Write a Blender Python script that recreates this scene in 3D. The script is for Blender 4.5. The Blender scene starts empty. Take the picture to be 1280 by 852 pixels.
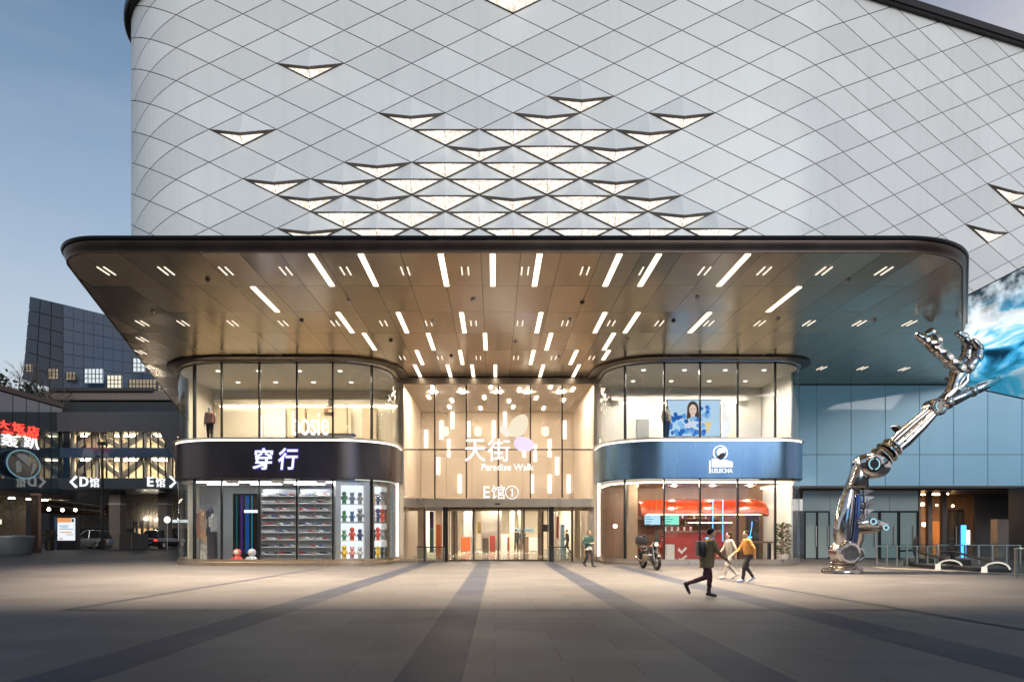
import bpy, bmesh, math, random
from mathutils import Vector, Matrix, Euler, noise as mnoise
R = math.radians
sc = bpy.context.scene
col = sc.collection
random.seed(7)

# ------------------------------------------------------------------ camera
EYE = 1.75                       # eye height above the plaza
FOC = 853.0                      # focal length in photo pixels (24 mm shift lens)
cam_d = bpy.data.cameras.new('camera')
cam = bpy.data.objects.new('camera', cam_d); col.objects.link(cam)
cam.location = (0, 0, EYE); cam.rotation_euler = (R(90), 0, 0)
cam_d.sensor_width = 36.0; cam_d.sensor_fit = 'HORIZONTAL'
cam_d.lens = FOC / 1280 * 36.0
cam_d.shift_x = (640 - 618) / 1280.0
cam_d.shift_y = (660 - 426) / 1280.0
cam_d.clip_start = 0.1; cam_d.clip_end = 6000
sc.camera = cam

# ------------------------------------------------------------------ dusk sky and after-glow
SUN_EL, SUN_AZ = 17.0, 160.0      # after-glow behind the photographer
world = bpy.data.worlds.new('World'); sc.world = world; world.use_nodes = True
nt = world.node_tree; nt.nodes.clear()
wo = nt.nodes.new('ShaderNodeOutputWorld'); bg = nt.nodes.new('ShaderNodeBackground')
sky = nt.nodes.new('ShaderNodeTexSky'); sky.sky_type = 'NISHITA'
sky.sun_disc = False; sky.sun_elevation = R(SUN_EL); sky.sun_rotation = R(SUN_AZ)
sky.air_density = 1.35; sky.dust_density = 0.6; sky.ozone_density = 2.6
bg.inputs['Strength'].default_value = 0.125
# thin dusk cloud streaks low in the sky
tc = nt.nodes.new('ShaderNodeTexCoord'); mp = nt.nodes.new('ShaderNodeMapping')
mp.inputs['Scale'].default_value = (1.5, 1.5, 6.0)
nz = nt.nodes.new('ShaderNodeTexNoise'); nz.inputs['Scale'].default_value = 2.2; nz.inputs['Detail'].default_value = 6
rp = nt.nodes.new('ShaderNodeValToRGB')
rp.color_ramp.elements[0].position = 0.42; rp.color_ramp.elements[0].color = (0, 0, 0, 1)
rp.color_ramp.elements[1].position = 0.75; rp.color_ramp.elements[1].color = (0.16, 0.16, 0.16, 1)
mx = nt.nodes.new('ShaderNodeMix'); mx.data_type = 'RGBA'
mx.inputs['B'].default_value = (5.3, 5.1, 5.6, 1)
L = nt.links.new
L(tc.outputs['Generated'], mp.inputs['Vector']); L(mp.outputs['Vector'], nz.inputs['Vector'])
L(nz.outputs['Fac'], rp.inputs['Fac']); 
# lilac dusk haze thickening towards the horizon
sz = nt.nodes.new('ShaderNodeSeparateXYZ'); L(tc.outputs['Generated'], sz.inputs[0])
hz = nt.nodes.new('ShaderNodeMapRange'); hz.interpolation_type = 'SMOOTHSTEP'; hz.inputs['From Min'].default_value = .62; hz.inputs['From Max'].default_value = .10
hz.inputs['To Min'].default_value = 0.0; hz.inputs['To Max'].default_value = .5; L(sz.outputs['Z'], hz.inputs['Value'])
sm_ = nt.nodes.new('ShaderNodeMath'); sm_.operation = 'ADD'; sm_.use_clamp = True; L(rp.outputs['Color'], sm_.inputs[0]); L(hz.outputs[0], sm_.inputs[1]); 
# a pale bank of cloud high on the right
bk_ = nt.nodes.new('ShaderNodeMapRange'); bk_.interpolation_type = 'SMOOTHSTEP'; bk_.inputs['From Min'].default_value = .30; bk_.inputs['From Max'].default_value = .62
bk_.inputs['To Max'].default_value = .8; L(sz.outputs['X'], bk_.inputs['Value'])
sn_ = nt.nodes.new('ShaderNodeMath'); sn_.operation = 'ADD'; sn_.use_clamp = True; L(sm_.outputs[0], sn_.inputs[0]); L(bk_.outputs[0], sn_.inputs[1]); L(sn_.outputs[0], mx.inputs['Factor'])
L(sky.outputs['Color'], mx.inputs['A']); L(mx.outputs['Result'], bg.inputs['Color'])
L(bg.outputs['Background'], wo.inputs['Surface'])

sun_d = bpy.data.lights.new('sun', 'SUN'); sun = bpy.data.objects.new('sun', sun_d); col.objects.link(sun)
sun_d.energy = 1.4; sun_d.angle = R(26); sun_d.color = (1.0, .99, .96)
_a, _e = R(SUN_AZ), R(SUN_EL)
_to = Vector((math.sin(_a) * math.cos(_e), math.cos(_a) * math.cos(_e), math.sin(_e)))
sun.rotation_euler = (-_to).to_track_quat('-Z', 'Y').to_euler()

sc.view_settings.view_transform = 'Standard'; sc.view_settings.look = 'None'
sc.view_settings.exposure = 0.0; sc.view_settings.gamma = 1.0
sc.render.engine = 'CYCLES'
cy = sc.cycles
cy.max_bounces = 7; cy.diffuse_bounces = 3; cy.glossy_bounces = 4; cy.transmission_bounces = 4
cy.transparent_max_bounces = 14; cy.caustics_reflective = False; cy.caustics_refractive = False
cy.sample_clamp_indirect = 4.0; cy.use_denoising = True; cy.use_light_tree = True

# ------------------------------------------------------------------ helpers
def W(px, py, Y):
    return Vector(((px - 618) * Y / FOC, Y, EYE + (660 - py) * Y / FOC))
def WX(px, Y): return (px - 618) * Y / FOC
def WZ(py, Y): return EYE + (660 - py) * Y / FOC

ORG = {}
class MB:
    """collects shapes and links them as ONE mesh object"""
    def __init__(s): s.v = []; s.f = []; s.m = []; s.k = 0
    def add(s, vs, fs, k=None):
        n = len(s.v); s.v += [Vector(p) for p in vs]
        for f in fs: s.f.append([n + i for i in f]); s.m.append(s.k if k is None else k)
        return s
    def mat(s, k): s.k = k; return s
    def box(s, x0, x1, y0, y1, z0, z1, T=None):
        vs = [(x, y, z) for z in (z0, z1) for y in (y0, y1) for x in (x0, x1)]
        if T: vs = [T @ Vector(p) for p in vs]
        return s.add(vs, [(0, 2, 3, 1), (4, 5, 7, 6), (0, 1, 5, 4), (2, 6, 7, 3), (0, 4, 6, 2), (1, 3, 7, 5)])
    def bbox(s, x0, x1, y0, y1, z0, z1, b=.02, T=None):      # box with chamfered edges
        bm = bmesh.new()
        vs = [bm.verts.new((x, y, z)) for z in (z0, z1) for y in (y0, y1) for x in (x0, x1)]
        for q in [(0, 2, 3, 1), (4, 5, 7, 6), (0, 1, 5, 4), (2, 6, 7, 3), (0, 4, 6, 2), (1, 3, 7, 5)]: bm.faces.new([vs[i] for i in q])
        bmesh.ops.bevel(bm, geom=bm.edges[:], offset=b, segments=2, affect='EDGES', profile=.6)
        bm.verts.index_update()
        V = [v.co.copy() for v in bm.verts]
        if T: V = [T @ p for p in V]
        s.add(V, [[v.index for v in f.verts] for f in bm.faces]); bm.free(); return s
    def poly(s, pts): return s.add(pts, [list(range(len(pts)))])
    def prism(s, pts, z0, z1, T=None):                        # counter-clockwise plan outline
        n = len(pts)
        vs = [(p[0], p[1], z0) for p in pts] + [(p[0], p[1], z1) for p in pts]
        if T: vs = [T @ Vector(p) for p in vs]
        fs = [list(range(n))[::-1], [n + i for i in range(n)]] + [(i, (i + 1) % n, n + (i + 1) % n, n + i) for i in range(n)]
        return s.add(vs, fs)
    def loft(s, rings, closed=True, cap=True):
        n = len(rings[0]); vs = [p for r in rings for p in r]; fs = []
        for a in range(len(rings) - 1):
            for i in range(n if closed else n - 1):
                j = (i + 1) % n
                fs.append((a * n + i, a * n + j, (a + 1) * n + j, (a + 1) * n + i))
        if cap and closed:
            fs.append(list(range(n))[::-1]); fs.append([(len(rings) - 1) * n + i for i in range(n)])
        return s.add(vs, fs)
    def tube(s, pts, r, n=8, cap=True):
        pts = [Vector(p) for p in pts]; rr = r if isinstance(r, (list, tuple)) else [r] * len(pts)
        rings = []; up = None
        for i, p in enumerate(pts):
            d = (pts[min(i + 1, len(pts) - 1)] - pts[max(i - 1, 0)])
            if d.length < 1e-9: d = Vector((0, 0, 1))
            d.normalize()
            if up is None: up = Vector((0, 0, 1)) if abs(d.z) < .9 else Vector((1, 0, 0))
            u = d.cross(up)
            if u.length < 1e-6: u = d.cross(Vector((0, 1, 0)))
            u.normalize(); w = u.cross(d); up = w
            rings.append([p + (u * math.cos(2 * math.pi * k / n) + w * math.sin(2 * math.pi * k / n)) * rr[i] for k in range(n)])
        return s.loft(rings, cap=cap)
    def cyl(s, p0, p1, r0, r1=None, n=16): return s.tube([p0, p1], [r0, r0 if r1 is None else r1], n)
    def lathe(s, prof, c=(0, 0, 0), n=20, axis='z', T=None):  # prof: (radius, height)
        rings = []
        for r, h in prof:
            ring = []
            for k in range(n):
                a = 2 * math.pi * k / n; p = Vector((r * math.cos(a), r * math.sin(a), h))
                if axis == 'y': p = Vector((p.x, -p.z, p.y))
                if axis == 'x': p = Vector((p.z, p.x, p.y))
                p = p + Vector(c)
                ring.append(T @ p if T else p)
            rings.append(ring)
        return s.loft(rings)
    def ball(s, c, rx, ry=None, rz=None, n=12, m=8, T=None):
        ry = rx if ry is None else ry; rz = rx if rz is None else rz; c = Vector(c); rings = []
        for a in range(m + 1):
            t = math.pi * a / m; rad = max(math.sin(t), .001)
            ring = []
            for k in range(n):
                p = Vector((rx * rad * math.cos(2 * math.pi * k / n), ry * rad * math.sin(2 * math.pi * k / n), -rz * math.cos(t))) + c
                ring.append(T @ p if T else p)
            rings.append(ring)
        return s.loft(rings)
    def build(s, name, mats, parent=None, smooth=False, base=None, angle=40):
        if parent is not None: o = ORG[parent.name]
        elif base is not None: o = Vector(base)
        else:
            xs = [p.x for p in s.v]; ys = [p.y for p in s.v]
            o = Vector(((min(xs) + max(xs)) / 2, (min(ys) + max(ys)) / 2, min(p.z for p in s.v)))
        me = bpy.data.meshes.new(name)
        me.from_pydata([p - o for p in s.v], [], s.f)
        for m in (mats if isinstance(mats, (list, tuple)) else [mats]): me.materials.append(m)
        if any(s.m): me.polygons.foreach_set('material_index', s.m)
        if smooth:
            me.polygons.foreach_set('use_smooth', [True] * len(me.polygons))
            try: me.set_sharp_from_angle(angle=R(angle))
            except Exception: pass
        me.update()
        ob = bpy.data.objects.new(name, me); col.objects.link(ob)
        if parent is not None: ob.parent = parent
        else: ob.location = o
        ORG[ob.name] = o
        return ob

def tag(o, label=None, cat=None, group=None, kind=None):
    if label: o['label'] = label
    if cat: o['category'] = cat
    if group: o['group'] = group
    if kind: o['kind'] = kind
    return o
def thing(name, loc, label, cat, group=None):
    o = bpy.data.objects.new(name, None); col.objects.link(o); o.location = loc; o.empty_display_size = .2
    ORG[o.name] = Vector(loc)
    return tag(o, label, cat, group)
def kids(o): return [c for c in bpy.data.objects if c.parent == o]
def copy_tree(o, parent=None, tree=None):
    c = o.copy(); col.objects.link(c)
    if parent is not None: c.parent = parent
    ORG[c.name] = ORG.get(o.name, Vector())
    for ch in kids(o): copy_tree(ch, c)
    return c
def text_mesh(name, body, x0, x1, z0, z1, y, mat, parent=None, depth=.05, offset=0.0, face=(1, 0), shear=0, dense=True):
    """writing on a wall: fitted into x0..x1 along the wall direction `face` and z0..z1, its face at distance y (or a point)"""
    cu = bpy.data.curves.new(name, 'FONT'); cu.body = body; cu.size = 1.0; cu.offset = offset; cu.shear = shear
    cu.extrude = 0.02; cu.resolution_u = 3
    ob = bpy.data.objects.new(name, cu); col.objects.link(ob)
    dg = bpy.context.evaluated_depsgraph_get(); dg.update()
    me = bpy.data.meshes.new_from_object(ob.evaluated_get(dg))
    bpy.data.objects.remove(ob); bpy.data.curves.remove(cu)
    xs = [v.co.x for v in me.vertices]; ys = [v.co.y for v in me.vertices]
    ax, bx, ay, by = min(xs), max(xs), min(ys), max(ys)
    mb = MB()
    vs = []
    for v in me.vertices:
        u = x0 + (v.co.x - ax) / (bx - ax) * (x1 - x0); z = z0 + (v.co.y - ay) / (by - ay) * (z1 - z0)
        d = -depth if v.co.z > 0 else 0
        if callable(y): q = y(u, z, d); vs.append(Vector(q))
        else:
            base = Vector(y) if isinstance(y, (tuple, Vector)) else Vector((0, y, 0))
            dr = Vector((face[0], face[1], 0)); nn = Vector((face[1], -face[0], 0))
            vs.append(base + dr * u + nn * (-d) + Vector((0, 0, z)))
    mb.add(vs, [list(p.vertices) for p in me.polygons])
    bpy.data.meshes.remove(me)
    return mb.build(name, mat, parent)

# ------------------------------------------------------------------ materials
MATS = {}
def newmat(name):
    m = bpy.data.materials.new(name); m.use_nodes = True; m.node_tree.nodes.clear(); MATS[name] = m
    return m, m.node_tree, m.node_tree.nodes, m.node_tree.links.new
def PM(name, c, rough=.5, metal=0.0, var=.12, scale=3.0, bump=0.0, rvar=.08, emit=None, es=0.0, coat=0.0, stretch=(1, 1, 1)):
    """painted / metal / cloth surface with uneven colour and gloss"""
    m, t, N, K = newmat(name)
    o = N.new('ShaderNodeOutputMaterial'); b = N.new('ShaderNodeBsdfPrincipled'); K(b.outputs[0], o.inputs[0])
    b.inputs['Metallic'].default_value = metal; b.inputs['Coat Weight'].default_value = coat
    co = N.new('ShaderNodeTexCoord'); mp = N.new('ShaderNodeMapping'); mp.inputs['Scale'].default_value = stretch
    nz = N.new('ShaderNodeTexNoise'); nz.inputs['Scale'].default_value = scale; nz.inputs['Detail'].default_value = 5
    K(co.outputs['Object'], mp.inputs[0]); K(mp.outputs[0], nz.inputs['Vector'])
    mr = N.new('ShaderNodeMapRange'); mr.inputs['From Min'].default_value = .25; mr.inputs['From Max'].default_value = .75
    mr.inputs['To Min'].default_value = 1 - var; mr.inputs['To Max'].default_value = 1 + var
    K(nz.outputs['Fac'], mr.inputs['Value'])
    mu = N.new('ShaderNodeVectorMath'); mu.operation = 'SCALE'; mu.inputs[0].default_value = c[:3]
    K(mr.outputs[0], mu.inputs['Scale']); K(mu.outputs[0], b.inputs['Base Color'])
    m2 = N.new('ShaderNodeMapRange'); m2.inputs['To Min'].default_value = max(rough - rvar, .0); m2.inputs['To Max'].default_value = min(rough + rvar, 1)
    K(nz.outputs['Fac'], m2.inputs['Value']); K(m2.outputs[0], b.inputs['Roughness'])
    if bump:
        bp = N.new('ShaderNodeBump'); bp.inputs['Strength'].default_value = bump; bp.inputs['Distance'].default_value = .02
        K(nz.outputs['Fac'], bp.inputs['Height']); K(bp.outputs[0], b.inputs['Normal'])
    if emit: b.inputs['Emission Color'].default_value = (*emit, 1); b.inputs['Emission Strength'].default_value = es
    return m
def EM(name, c, s):
    m, t, N, K = newmat(name)
    o = N.new('ShaderNodeOutputMaterial'); e = N.new('ShaderNodeEmission'); K(e.outputs[0], o.inputs[0])
    e.inputs[0].default_value = (*c, 1); e.inputs[1].default_value = s
    return m
def GL(name, tint=(.96, .98, .97), f0=.05, rough=.0, mul=1.0, amb=None):
    """clear sheet glass: reflection grows towards grazing, the rest passes"""
    m, t, N, K = newmat(name)
    o = N.new('ShaderNodeOutputMaterial'); mixs = N.new('ShaderNodeMixShader'); K(mixs.outputs[0], o.inputs[0])
    tr = N.new('ShaderNodeBsdfTransparent'); tr.inputs[0].default_value = (*tint, 1)
    gl = N.new('ShaderNodeBsdfGlossy'); gl.inputs['Roughness'].default_value = rough; gl.inputs[0].default_value = (.95, .97, 1, 1)
    lw = N.new('ShaderNodeLayerWeight'); lw.inputs[0].default_value = .5
    pw = N.new('ShaderNodeMath'); pw.operation = 'POWER'; pw.inputs[1].default_value = 5.0
    ma = N.new('ShaderNodeMath'); ma.operation = 'MULTIPLY_ADD'; ma.inputs[1].default_value = (1 - f0) * mul; ma.inputs[2].default_value = f0
    K(lw.outputs['Facing'], pw.inputs[0]); K(pw.outputs[0], ma.inputs[0]); K(ma.outputs[0], mixs.inputs[0])
    K(tr.outputs[0], mixs.inputs[1]); K(gl.outputs[0], mixs.inputs[2])
    return m

def soffit_mat():
    m, t, N, K = newmat('bronze soffit panels')
    o = N.new('ShaderNodeOutputMaterial'); b = N.new('ShaderNodeBsdfPrincipled'); K(b.outputs[0], o.inputs[0])
    b.inputs['Metallic'].default_value = 1.0
    g = N.new('ShaderNodeNewGeometry'); sp = N.new('ShaderNodeSeparateXYZ'); K(g.outputs['Position'], sp.inputs[0])
    def cell(out, size, off):
        a = N.new('ShaderNodeMath'); a.operation = 'MULTIPLY_ADD'; a.inputs[1].default_value = 1 / size; a.inputs[2].default_value = off
        K(out, a.inputs[0])
        f = N.new('ShaderNodeMath'); f.operation = 'FLOOR'; K(a.outputs[0], f.inputs[0])
        r = N.new('ShaderNodeMath'); r.operation = 'FRACT'; K(a.outputs[0], r.inputs[0])
        c = N.new('ShaderNodeMath'); c.operation = 'SUBTRACT'; K(r.outputs[0], c.inputs[0]); c.inputs[1].default_value = .5
        ab = N.new('ShaderNodeMath'); ab.operation = 'ABSOLUTE'; K(c.outputs[0], ab.inputs[0])
        gt = N.new('ShaderNodeMath'); gt.operation = 'GREATER_THAN'; K(ab.outputs[0], gt.inputs[0]); gt.inputs[1].default_value = .5 - .011 / size
        return f.outputs[0], gt.outputs[0]
    fx, jx = cell(sp.outputs['X'], 1.17, .34); fy, jy = cell(sp.outputs['Y'], 2.7, -7.34)
    cb = N.new('ShaderNodeCombineXYZ'); K(fx, cb.inputs[0]); K(fy, cb.inputs[1])
    wn = N.new('ShaderNodeTexWhiteNoise'); wn.noise_dimensions = '3D'; K(cb.outputs[0], wn.inputs['Vector'])
    mxj = N.new('ShaderNodeMath'); mxj.operation = 'MAXIMUM'; K(jx, mxj.inputs[0]); K(jy, mxj.inputs[1])
    # panel-to-panel colour
    mr = N.new('ShaderNodeMapRange'); mr.inputs['To Min'].default_value = .88; mr.inputs['To Max'].default_value = 1.1; K(wn.outputs['Value'], mr.inputs['Value'])
    sc_ = N.new('ShaderNodeVectorMath'); sc_.operation = 'SCALE'; sc_.inputs[0].default_value = (.47, .375, .275); K(mr.outputs[0], sc_.inputs['Scale'])
    mc = N.new('ShaderNodeMix'); mc.data_type = 'RGBA'; K(mxj.outputs[0], mc.inputs['Factor']); K(sc_.outputs[0], mc.inputs['A']); mc.inputs['B'].default_value = (.06, .045, .03, 1)
    K(mc.outputs['Result'], b.inputs['Base Color'])
    # panels never hang perfectly level, and each sheet is slightly wavy
    nz = N.new('ShaderNodeTexNoise'); nz.inputs['Scale'].default_value = .9; nz.inputs['Detail'].default_value = 2; K(g.outputs['Position'], nz.inputs['Vector'])
    s1 = N.new('ShaderNodeVectorMath'); s1.operation = 'SUBTRACT'; K(wn.outputs['Color'], s1.inputs[0]); s1.inputs[1].default_value = (.5, .5, .5)
    s2 = N.new('ShaderNodeVectorMath'); s2.operation = 'MULTIPLY'; K(s1.outputs[0], s2.inputs[0]); s2.inputs[1].default_value = (.05, .03, 0)
    s4 = N.new('ShaderNodeVectorMath'); s4.operation = 'SUBTRACT'; K(nz.outputs['Color'], s4.inputs[0]); s4.inputs[1].default_value = (.5, .5, .5)
    s5 = N.new('ShaderNodeVectorMath'); s5.operation = 'MULTIPLY'; K(s4.outputs[0], s5.inputs[0]); s5.inputs[1].default_value = (.06, .03, 0)
    s3 = N.new('ShaderNodeVectorMath'); s3.operation = 'ADD'; K(g.outputs['Normal'], s3.inputs[0]); K(s2.outputs[0], s3.inputs[1])
    s6 = N.new('ShaderNodeVectorMath'); s6.operation = 'ADD'; K(s3.outputs[0], s6.inputs[0]); K(s5.outputs[0], s6.inputs[1])
    s7 = N.new('ShaderNodeVectorMath'); s7.operation = 'NORMALIZE'; K(s6.outputs[0], s7.inputs[0]); K(s7.outputs[0], b.inputs['Normal'])
    m3 = N.new('ShaderNodeMapRange'); m3.inputs['To Min'].default_value = .19; m3.inputs['To Max'].default_value = .31; K(wn.outputs['Value'], m3.inputs['Value'])
    K(m3.outputs[0], b.inputs['Roughness'])
    return m
def paving_mat(name, c, w=.6, h=1.2, joint=.72, rough=.5):
    m, t, N, K = newmat(name)
    o = N.new('ShaderNodeOutputMaterial'); b = N.new('ShaderNodeBsdfPrincipled'); K(b.outputs[0], o.inputs[0])
    g = N.new('ShaderNodeNewGeometry')
    br = N.new('ShaderNodeTexBrick'); br.offset = .5; K(g.outputs['Position'], br.inputs['Vector'])
    br.inputs['Scale'].default_value = 1.0; br.inputs['Brick Width'].default_value = h; br.inputs['Row Height'].default_value = w
    br.inputs['Mortar Size'].default_value = .012; br.inputs['Mortar Smooth'].default_value = .3
    br.inputs['Color1'].default_value = (*[x * 1.12 for x in c], 1); br.inputs['Color2'].default_value = (*[x * .87 for x in c], 1)
    br.inputs['Mortar'].default_value = (*[x * joint for x in c], 1)
    nz = N.new('ShaderNodeTexNoise'); nz.inputs['Scale'].default_value = .5; nz.inputs['Detail'].default_value = 6; K(g.outputs['Position'], nz.inputs['Vector'])
    n2 = N.new('ShaderNodeTexNoise'); n2.inputs['Scale'].default_value = 60; n2.inputs['Detail'].default_value = 3; K(g.outputs['Position'], n2.inputs['Vector'])
    ad = N.new('ShaderNodeMath'); ad.operation = 'ADD'; K(nz.outputs['Fac'], ad.inputs[0]); K(n2.outputs['Fac'], ad.inputs[1])
    mr = N.new('ShaderNodeMapRange'); mr.inputs['From Min'].default_value = .6; mr.inputs['From Max'].default_value = 1.4
    mr.inputs['To Min'].default_value = .85; mr.inputs['To Max'].default_value = 1.13; K(ad.outputs[0], mr.inputs['Value'])
    sm = N.new('ShaderNodeVectorMath'); sm.operation = 'SCALE'; K(br.outputs['Color'], sm.inputs[0]); K(mr.outputs[0], sm.inputs['Scale']); K(sm.outputs[0], b.inputs['Base Color'])
    m2 = N.new('ShaderNodeMapRange'); m2.inputs['To Min'].default_value = rough - .15; m2.inputs['To Max'].default_value = rough + .15; K(nz.outputs['Fac'], m2.inputs['Value'])
    K(m2.outputs[0], b.inputs['Roughness']); b.inputs['Specular IOR Level'].default_value = .22
    return m
def panel_mat():
    m, t, N, K = newmat('white facade panel')
    o = N.new('ShaderNodeOutputMaterial'); b = N.new('ShaderNodeBsdfPrincipled'); K(b.outputs[0], o.inputs[0])
    g = N.new('ShaderNodeNewGeometry')
    mr = N.new('ShaderNodeMapRange'); mr.inputs['To Min'].default_value = .90; mr.inputs['To Max'].default_value = 1.05; K(g.outputs['Random Per Island'], mr.inputs['Value'])
    sm = N.new('ShaderNodeVectorMath'); sm.operation = 'SCALE'; sm.inputs[0].default_value = (.79, .81, .80); K(mr.outputs[0], sm.inputs['Scale'])
    nz = N.new('ShaderNodeTexNoise'); nz.inputs['Scale'].default_value = .35; nz.inputs['Detail'].default_value = 4; K(g.outputs['Position'], nz.inputs['Vector'])
    m2 = N.new('ShaderNodeMapRange'); m2.inputs['To Min'].default_value = .92; m2.inputs['To Max'].default_value = 1.06; K(nz.outputs['Fac'], m2.inputs['Value'])
    s2 = N.new('ShaderNodeVectorMath'); s2.operation = 'SCALE'; K(sm.outputs[0], s2.inputs[0]); K(m2.outputs[0], s2.inputs['Scale']); K(s2.outputs[0], b.inputs['Base Color'])
    b.inputs['Roughness'].default_value = .34
    wn = N.new('ShaderNodeTexWhiteNoise'); wn.noise_dimensions = '1D'; K(g.outputs['Random Per Island'], wn.inputs['W'])
    s1 = N.new('ShaderNodeVectorMath'); s1.operation = 'SUBTRACT'; K(wn.outputs['Color'], s1.inputs[0]); s1.inputs[1].default_value = (.5, .5, .5)
    s3 = N.new('ShaderNodeVectorMath'); s3.operation = 'MULTIPLY_ADD'; K(s1.outputs[0], s3.inputs[0]); s3.inputs[1].default_value = (.05, .05, .05); K(g.outputs['Normal'], s3.inputs[2])
    s7 = N.new('ShaderNodeVectorMath'); s7.operation = 'NORMALIZE'; K(s3.outputs[0], s7.inputs[0]); K(s7.outputs[0], b.inputs['Normal'])
    mp = N.new('ShaderNodeMapping'); mp.inputs['Scale'].default_value = (1.6, 1.6, .10); K(g.outputs['Position'], mp.inputs[0])
    n3 = N.new('ShaderNodeTexNoise'); n3.inputs['Scale'].default_value = 1.5; n3.inputs['Detail'].default_value = 6; K(mp.outputs[0], n3.inputs['Vector'])
    m5 = N.new('ShaderNodeMapRange'); m5.inputs['From Min'].default_value = .5; m5.inputs['From Max'].default_value = .8; m5.inputs['To Min'].default_value = 1; m5.inputs['To Max'].default_value = .94; K(n3.outputs['Fac'], m5.inputs['Value'])
    s5 = N.new('ShaderNodeVectorMath'); s5.operation = 'SCALE'; K(s2.outputs[0], s5.inputs[0]); K(m5.outputs[0], s5.inputs['Scale']); K(s5.outputs[0], b.inputs['Base Color'])
    return m
def lens_mat():
    m, t, N, K = newmat('perforated light lens')
    o = N.new('ShaderNodeOutputMaterial'); e = N.new('ShaderNodeEmission'); K(e.outputs[0], o.inputs[0])
    g = N.new('ShaderNodeNewGeometry'); vo = N.new('ShaderNodeTexVoronoi'); vo.inputs['Scale'].default_value = 8.0; K(g.outputs['Position'], vo.inputs['Vector'])
    cr = N.new('ShaderNodeValToRGB'); K(vo.outputs['Distance'], cr.inputs[0])
    cr.color_ramp.elements[0].position = .15; cr.color_ramp.elements[0].color = (1, .97, .92, 1)
    cr.color_ramp.elements[1].position = .75; cr.color_ramp.elements[1].color = (.60, .52, .43, 1)
    K(cr.outputs[0], e.inputs[0]); e.inputs[1].default_value = 1.6
    return m
def led_mat():
    m, t, N, K = newmat('led wall picture')
    o = N.new('ShaderNodeOutputMaterial'); e = N.new('ShaderNodeEmission'); K(e.outputs[0], o.inputs[0])
    co = N.new('ShaderNodeTexCoord'); mp = N.new('ShaderNodeMapping'); K(co.outputs['Object'], mp.inputs[0])
    mp.inputs['Rotation'].default_value = (0, R(32), 0); mp.inputs['Scale'].default_value = (.30, .30, .72)
    nz = N.new('ShaderNodeTexNoise'); nz.inputs['Scale'].default_value = 1.5; nz.inputs['Detail'].default_value = 6; nz.inputs['Roughness'].default_value = .55; nz.inputs['Distortion'].default_value = .7
    K(mp.outputs[0], nz.inputs['Vector'])
    cr = N.new('ShaderNodeValToRGB'); K(nz.outputs['Fac'], cr.inputs[0]); E = cr.color_ramp.elements
    E[0].position = .33; E[0].color = (.005, .03, .06, 1); E[1].position = .60; E[1].color = (.95, .98, 1, 1)
    for p, c in ((.40, (.02, .17, .32, 1)), (.445, (.05, .40, .72, 1)), (.49, (.20, .60, .88, 1)), (.525, (.72, .88, .97, 1))):
        q = E.new(p); q.color = c
    # grey rock at the top of the picture, deep blue water at the bottom
    sp = N.new('ShaderNodeSeparateXYZ'); K(co.outputs['Object'], sp.inputs[0])
    n2 = N.new('ShaderNodeTexNoise'); n2.inputs['Scale'].default_value = 1.7; n2.inputs['Detail'].default_value = 8; K(co.outputs['Object'], n2.inputs['Vector'])
    c2 = N.new('ShaderNodeValToRGB'); K(n2.outputs['Fac'], c2.inputs[0]); F = c2.color_ramp.elements
    F[0].position = .38; F[0].color = (.03, .05, .07, 1); F[1].position = .62; F[1].color = (.62, .72, .78, 1)
    mr = N.new('ShaderNodeMapRange'); mr.inputs['From Min'].default_value = 1.9; mr.inputs['From Max'].default_value = 3.4; K(sp.outputs['Z'], mr.inputs['Value'])
    mx = N.new('ShaderNodeMix'); mx.data_type = 'RGBA'; K(mr.outputs[0], mx.inputs['Factor']); K(cr.outputs[0], mx.inputs['A']); K(c2.outputs[0], mx.inputs['B'])
    mr2 = N.new('ShaderNodeMapRange'); mr2.inputs['From Min'].default_value = 0.9; mr2.inputs['From Max'].default_value = 0.0; mr2.inputs['To Max'].default_value = .85; K(sp.outputs['Z'], mr2.inputs['Value'])
    mx2 = N.new('ShaderNodeMix'); mx2.data_type = 'RGBA'; K(mr2.outputs[0], mx2.inputs['Factor']); K(mx.outputs['Result'], mx2.inputs['A']); mx2.inputs['B'].default_value = (.02, .17, .27, 1)
    K(mx2.outputs['Result'], e.inputs[0]); e.inputs[1].default_value = 1.25
    return m

SOFFIT = soffit_mat(); PANEL = panel_mat(); LENS = lens_mat(); LEDPIC = led_mat()
PAVE = paving_mat('pale granite paving', (.071, .070, .076), 0.9, 1.8, .52, .6)
PAVED = paving_mat('dark granite paving', (.016, .022, .043), .9, 1.8, .75, .6)
ROAD = PM('asphalt', (.05, .05, .052), .8, var=.2, scale=2)
DARKMET = PM('dark bronze metal', (.085, .062, .05), .38, .85, .15, 1.2)
BLACKMET = PM('black metal', (.02, .02, .021), .35, .6, .1, 2)
STEEL = PM('satin steel', (.55, .5, .45), .3, 1.0, .05, 1.2, stretch=(3, 3, .3))
CHAMP = PM('champagne steel', (.62, .52, .40), .3, 1.0, .04, 1.5, stretch=(3, 3, .3))
BAND_L = PM('gunmetal band', (.11, .098, .105), .3, 1.0, .12, .8, stretch=(1, 1, .2))
BAND_R = PM('steel band tinted by blue reflection', (.18, .30, .43), .27, 1.0, .12, .8, stretch=(1, 1, .2))  # same metal as the left band; blue screen reflection painted into its colour
BACKING = PM('facade backing', (.30, .32, .34), .7, var=.1)
LIP = PM('brown folded edge', (.20, .165, .14), .45, .4, .15, 3)
CREAM = PM('cream plaster', (.80, .72, .58), .6, var=.04, scale=.6)
WHITEP = PM('white plaster', (.82, .80, .76), .6, var=.04, scale=.6)
BEIGE = PM('beige wall panel', (.66, .55, .44), .45, var=.06, scale=.7)
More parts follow.
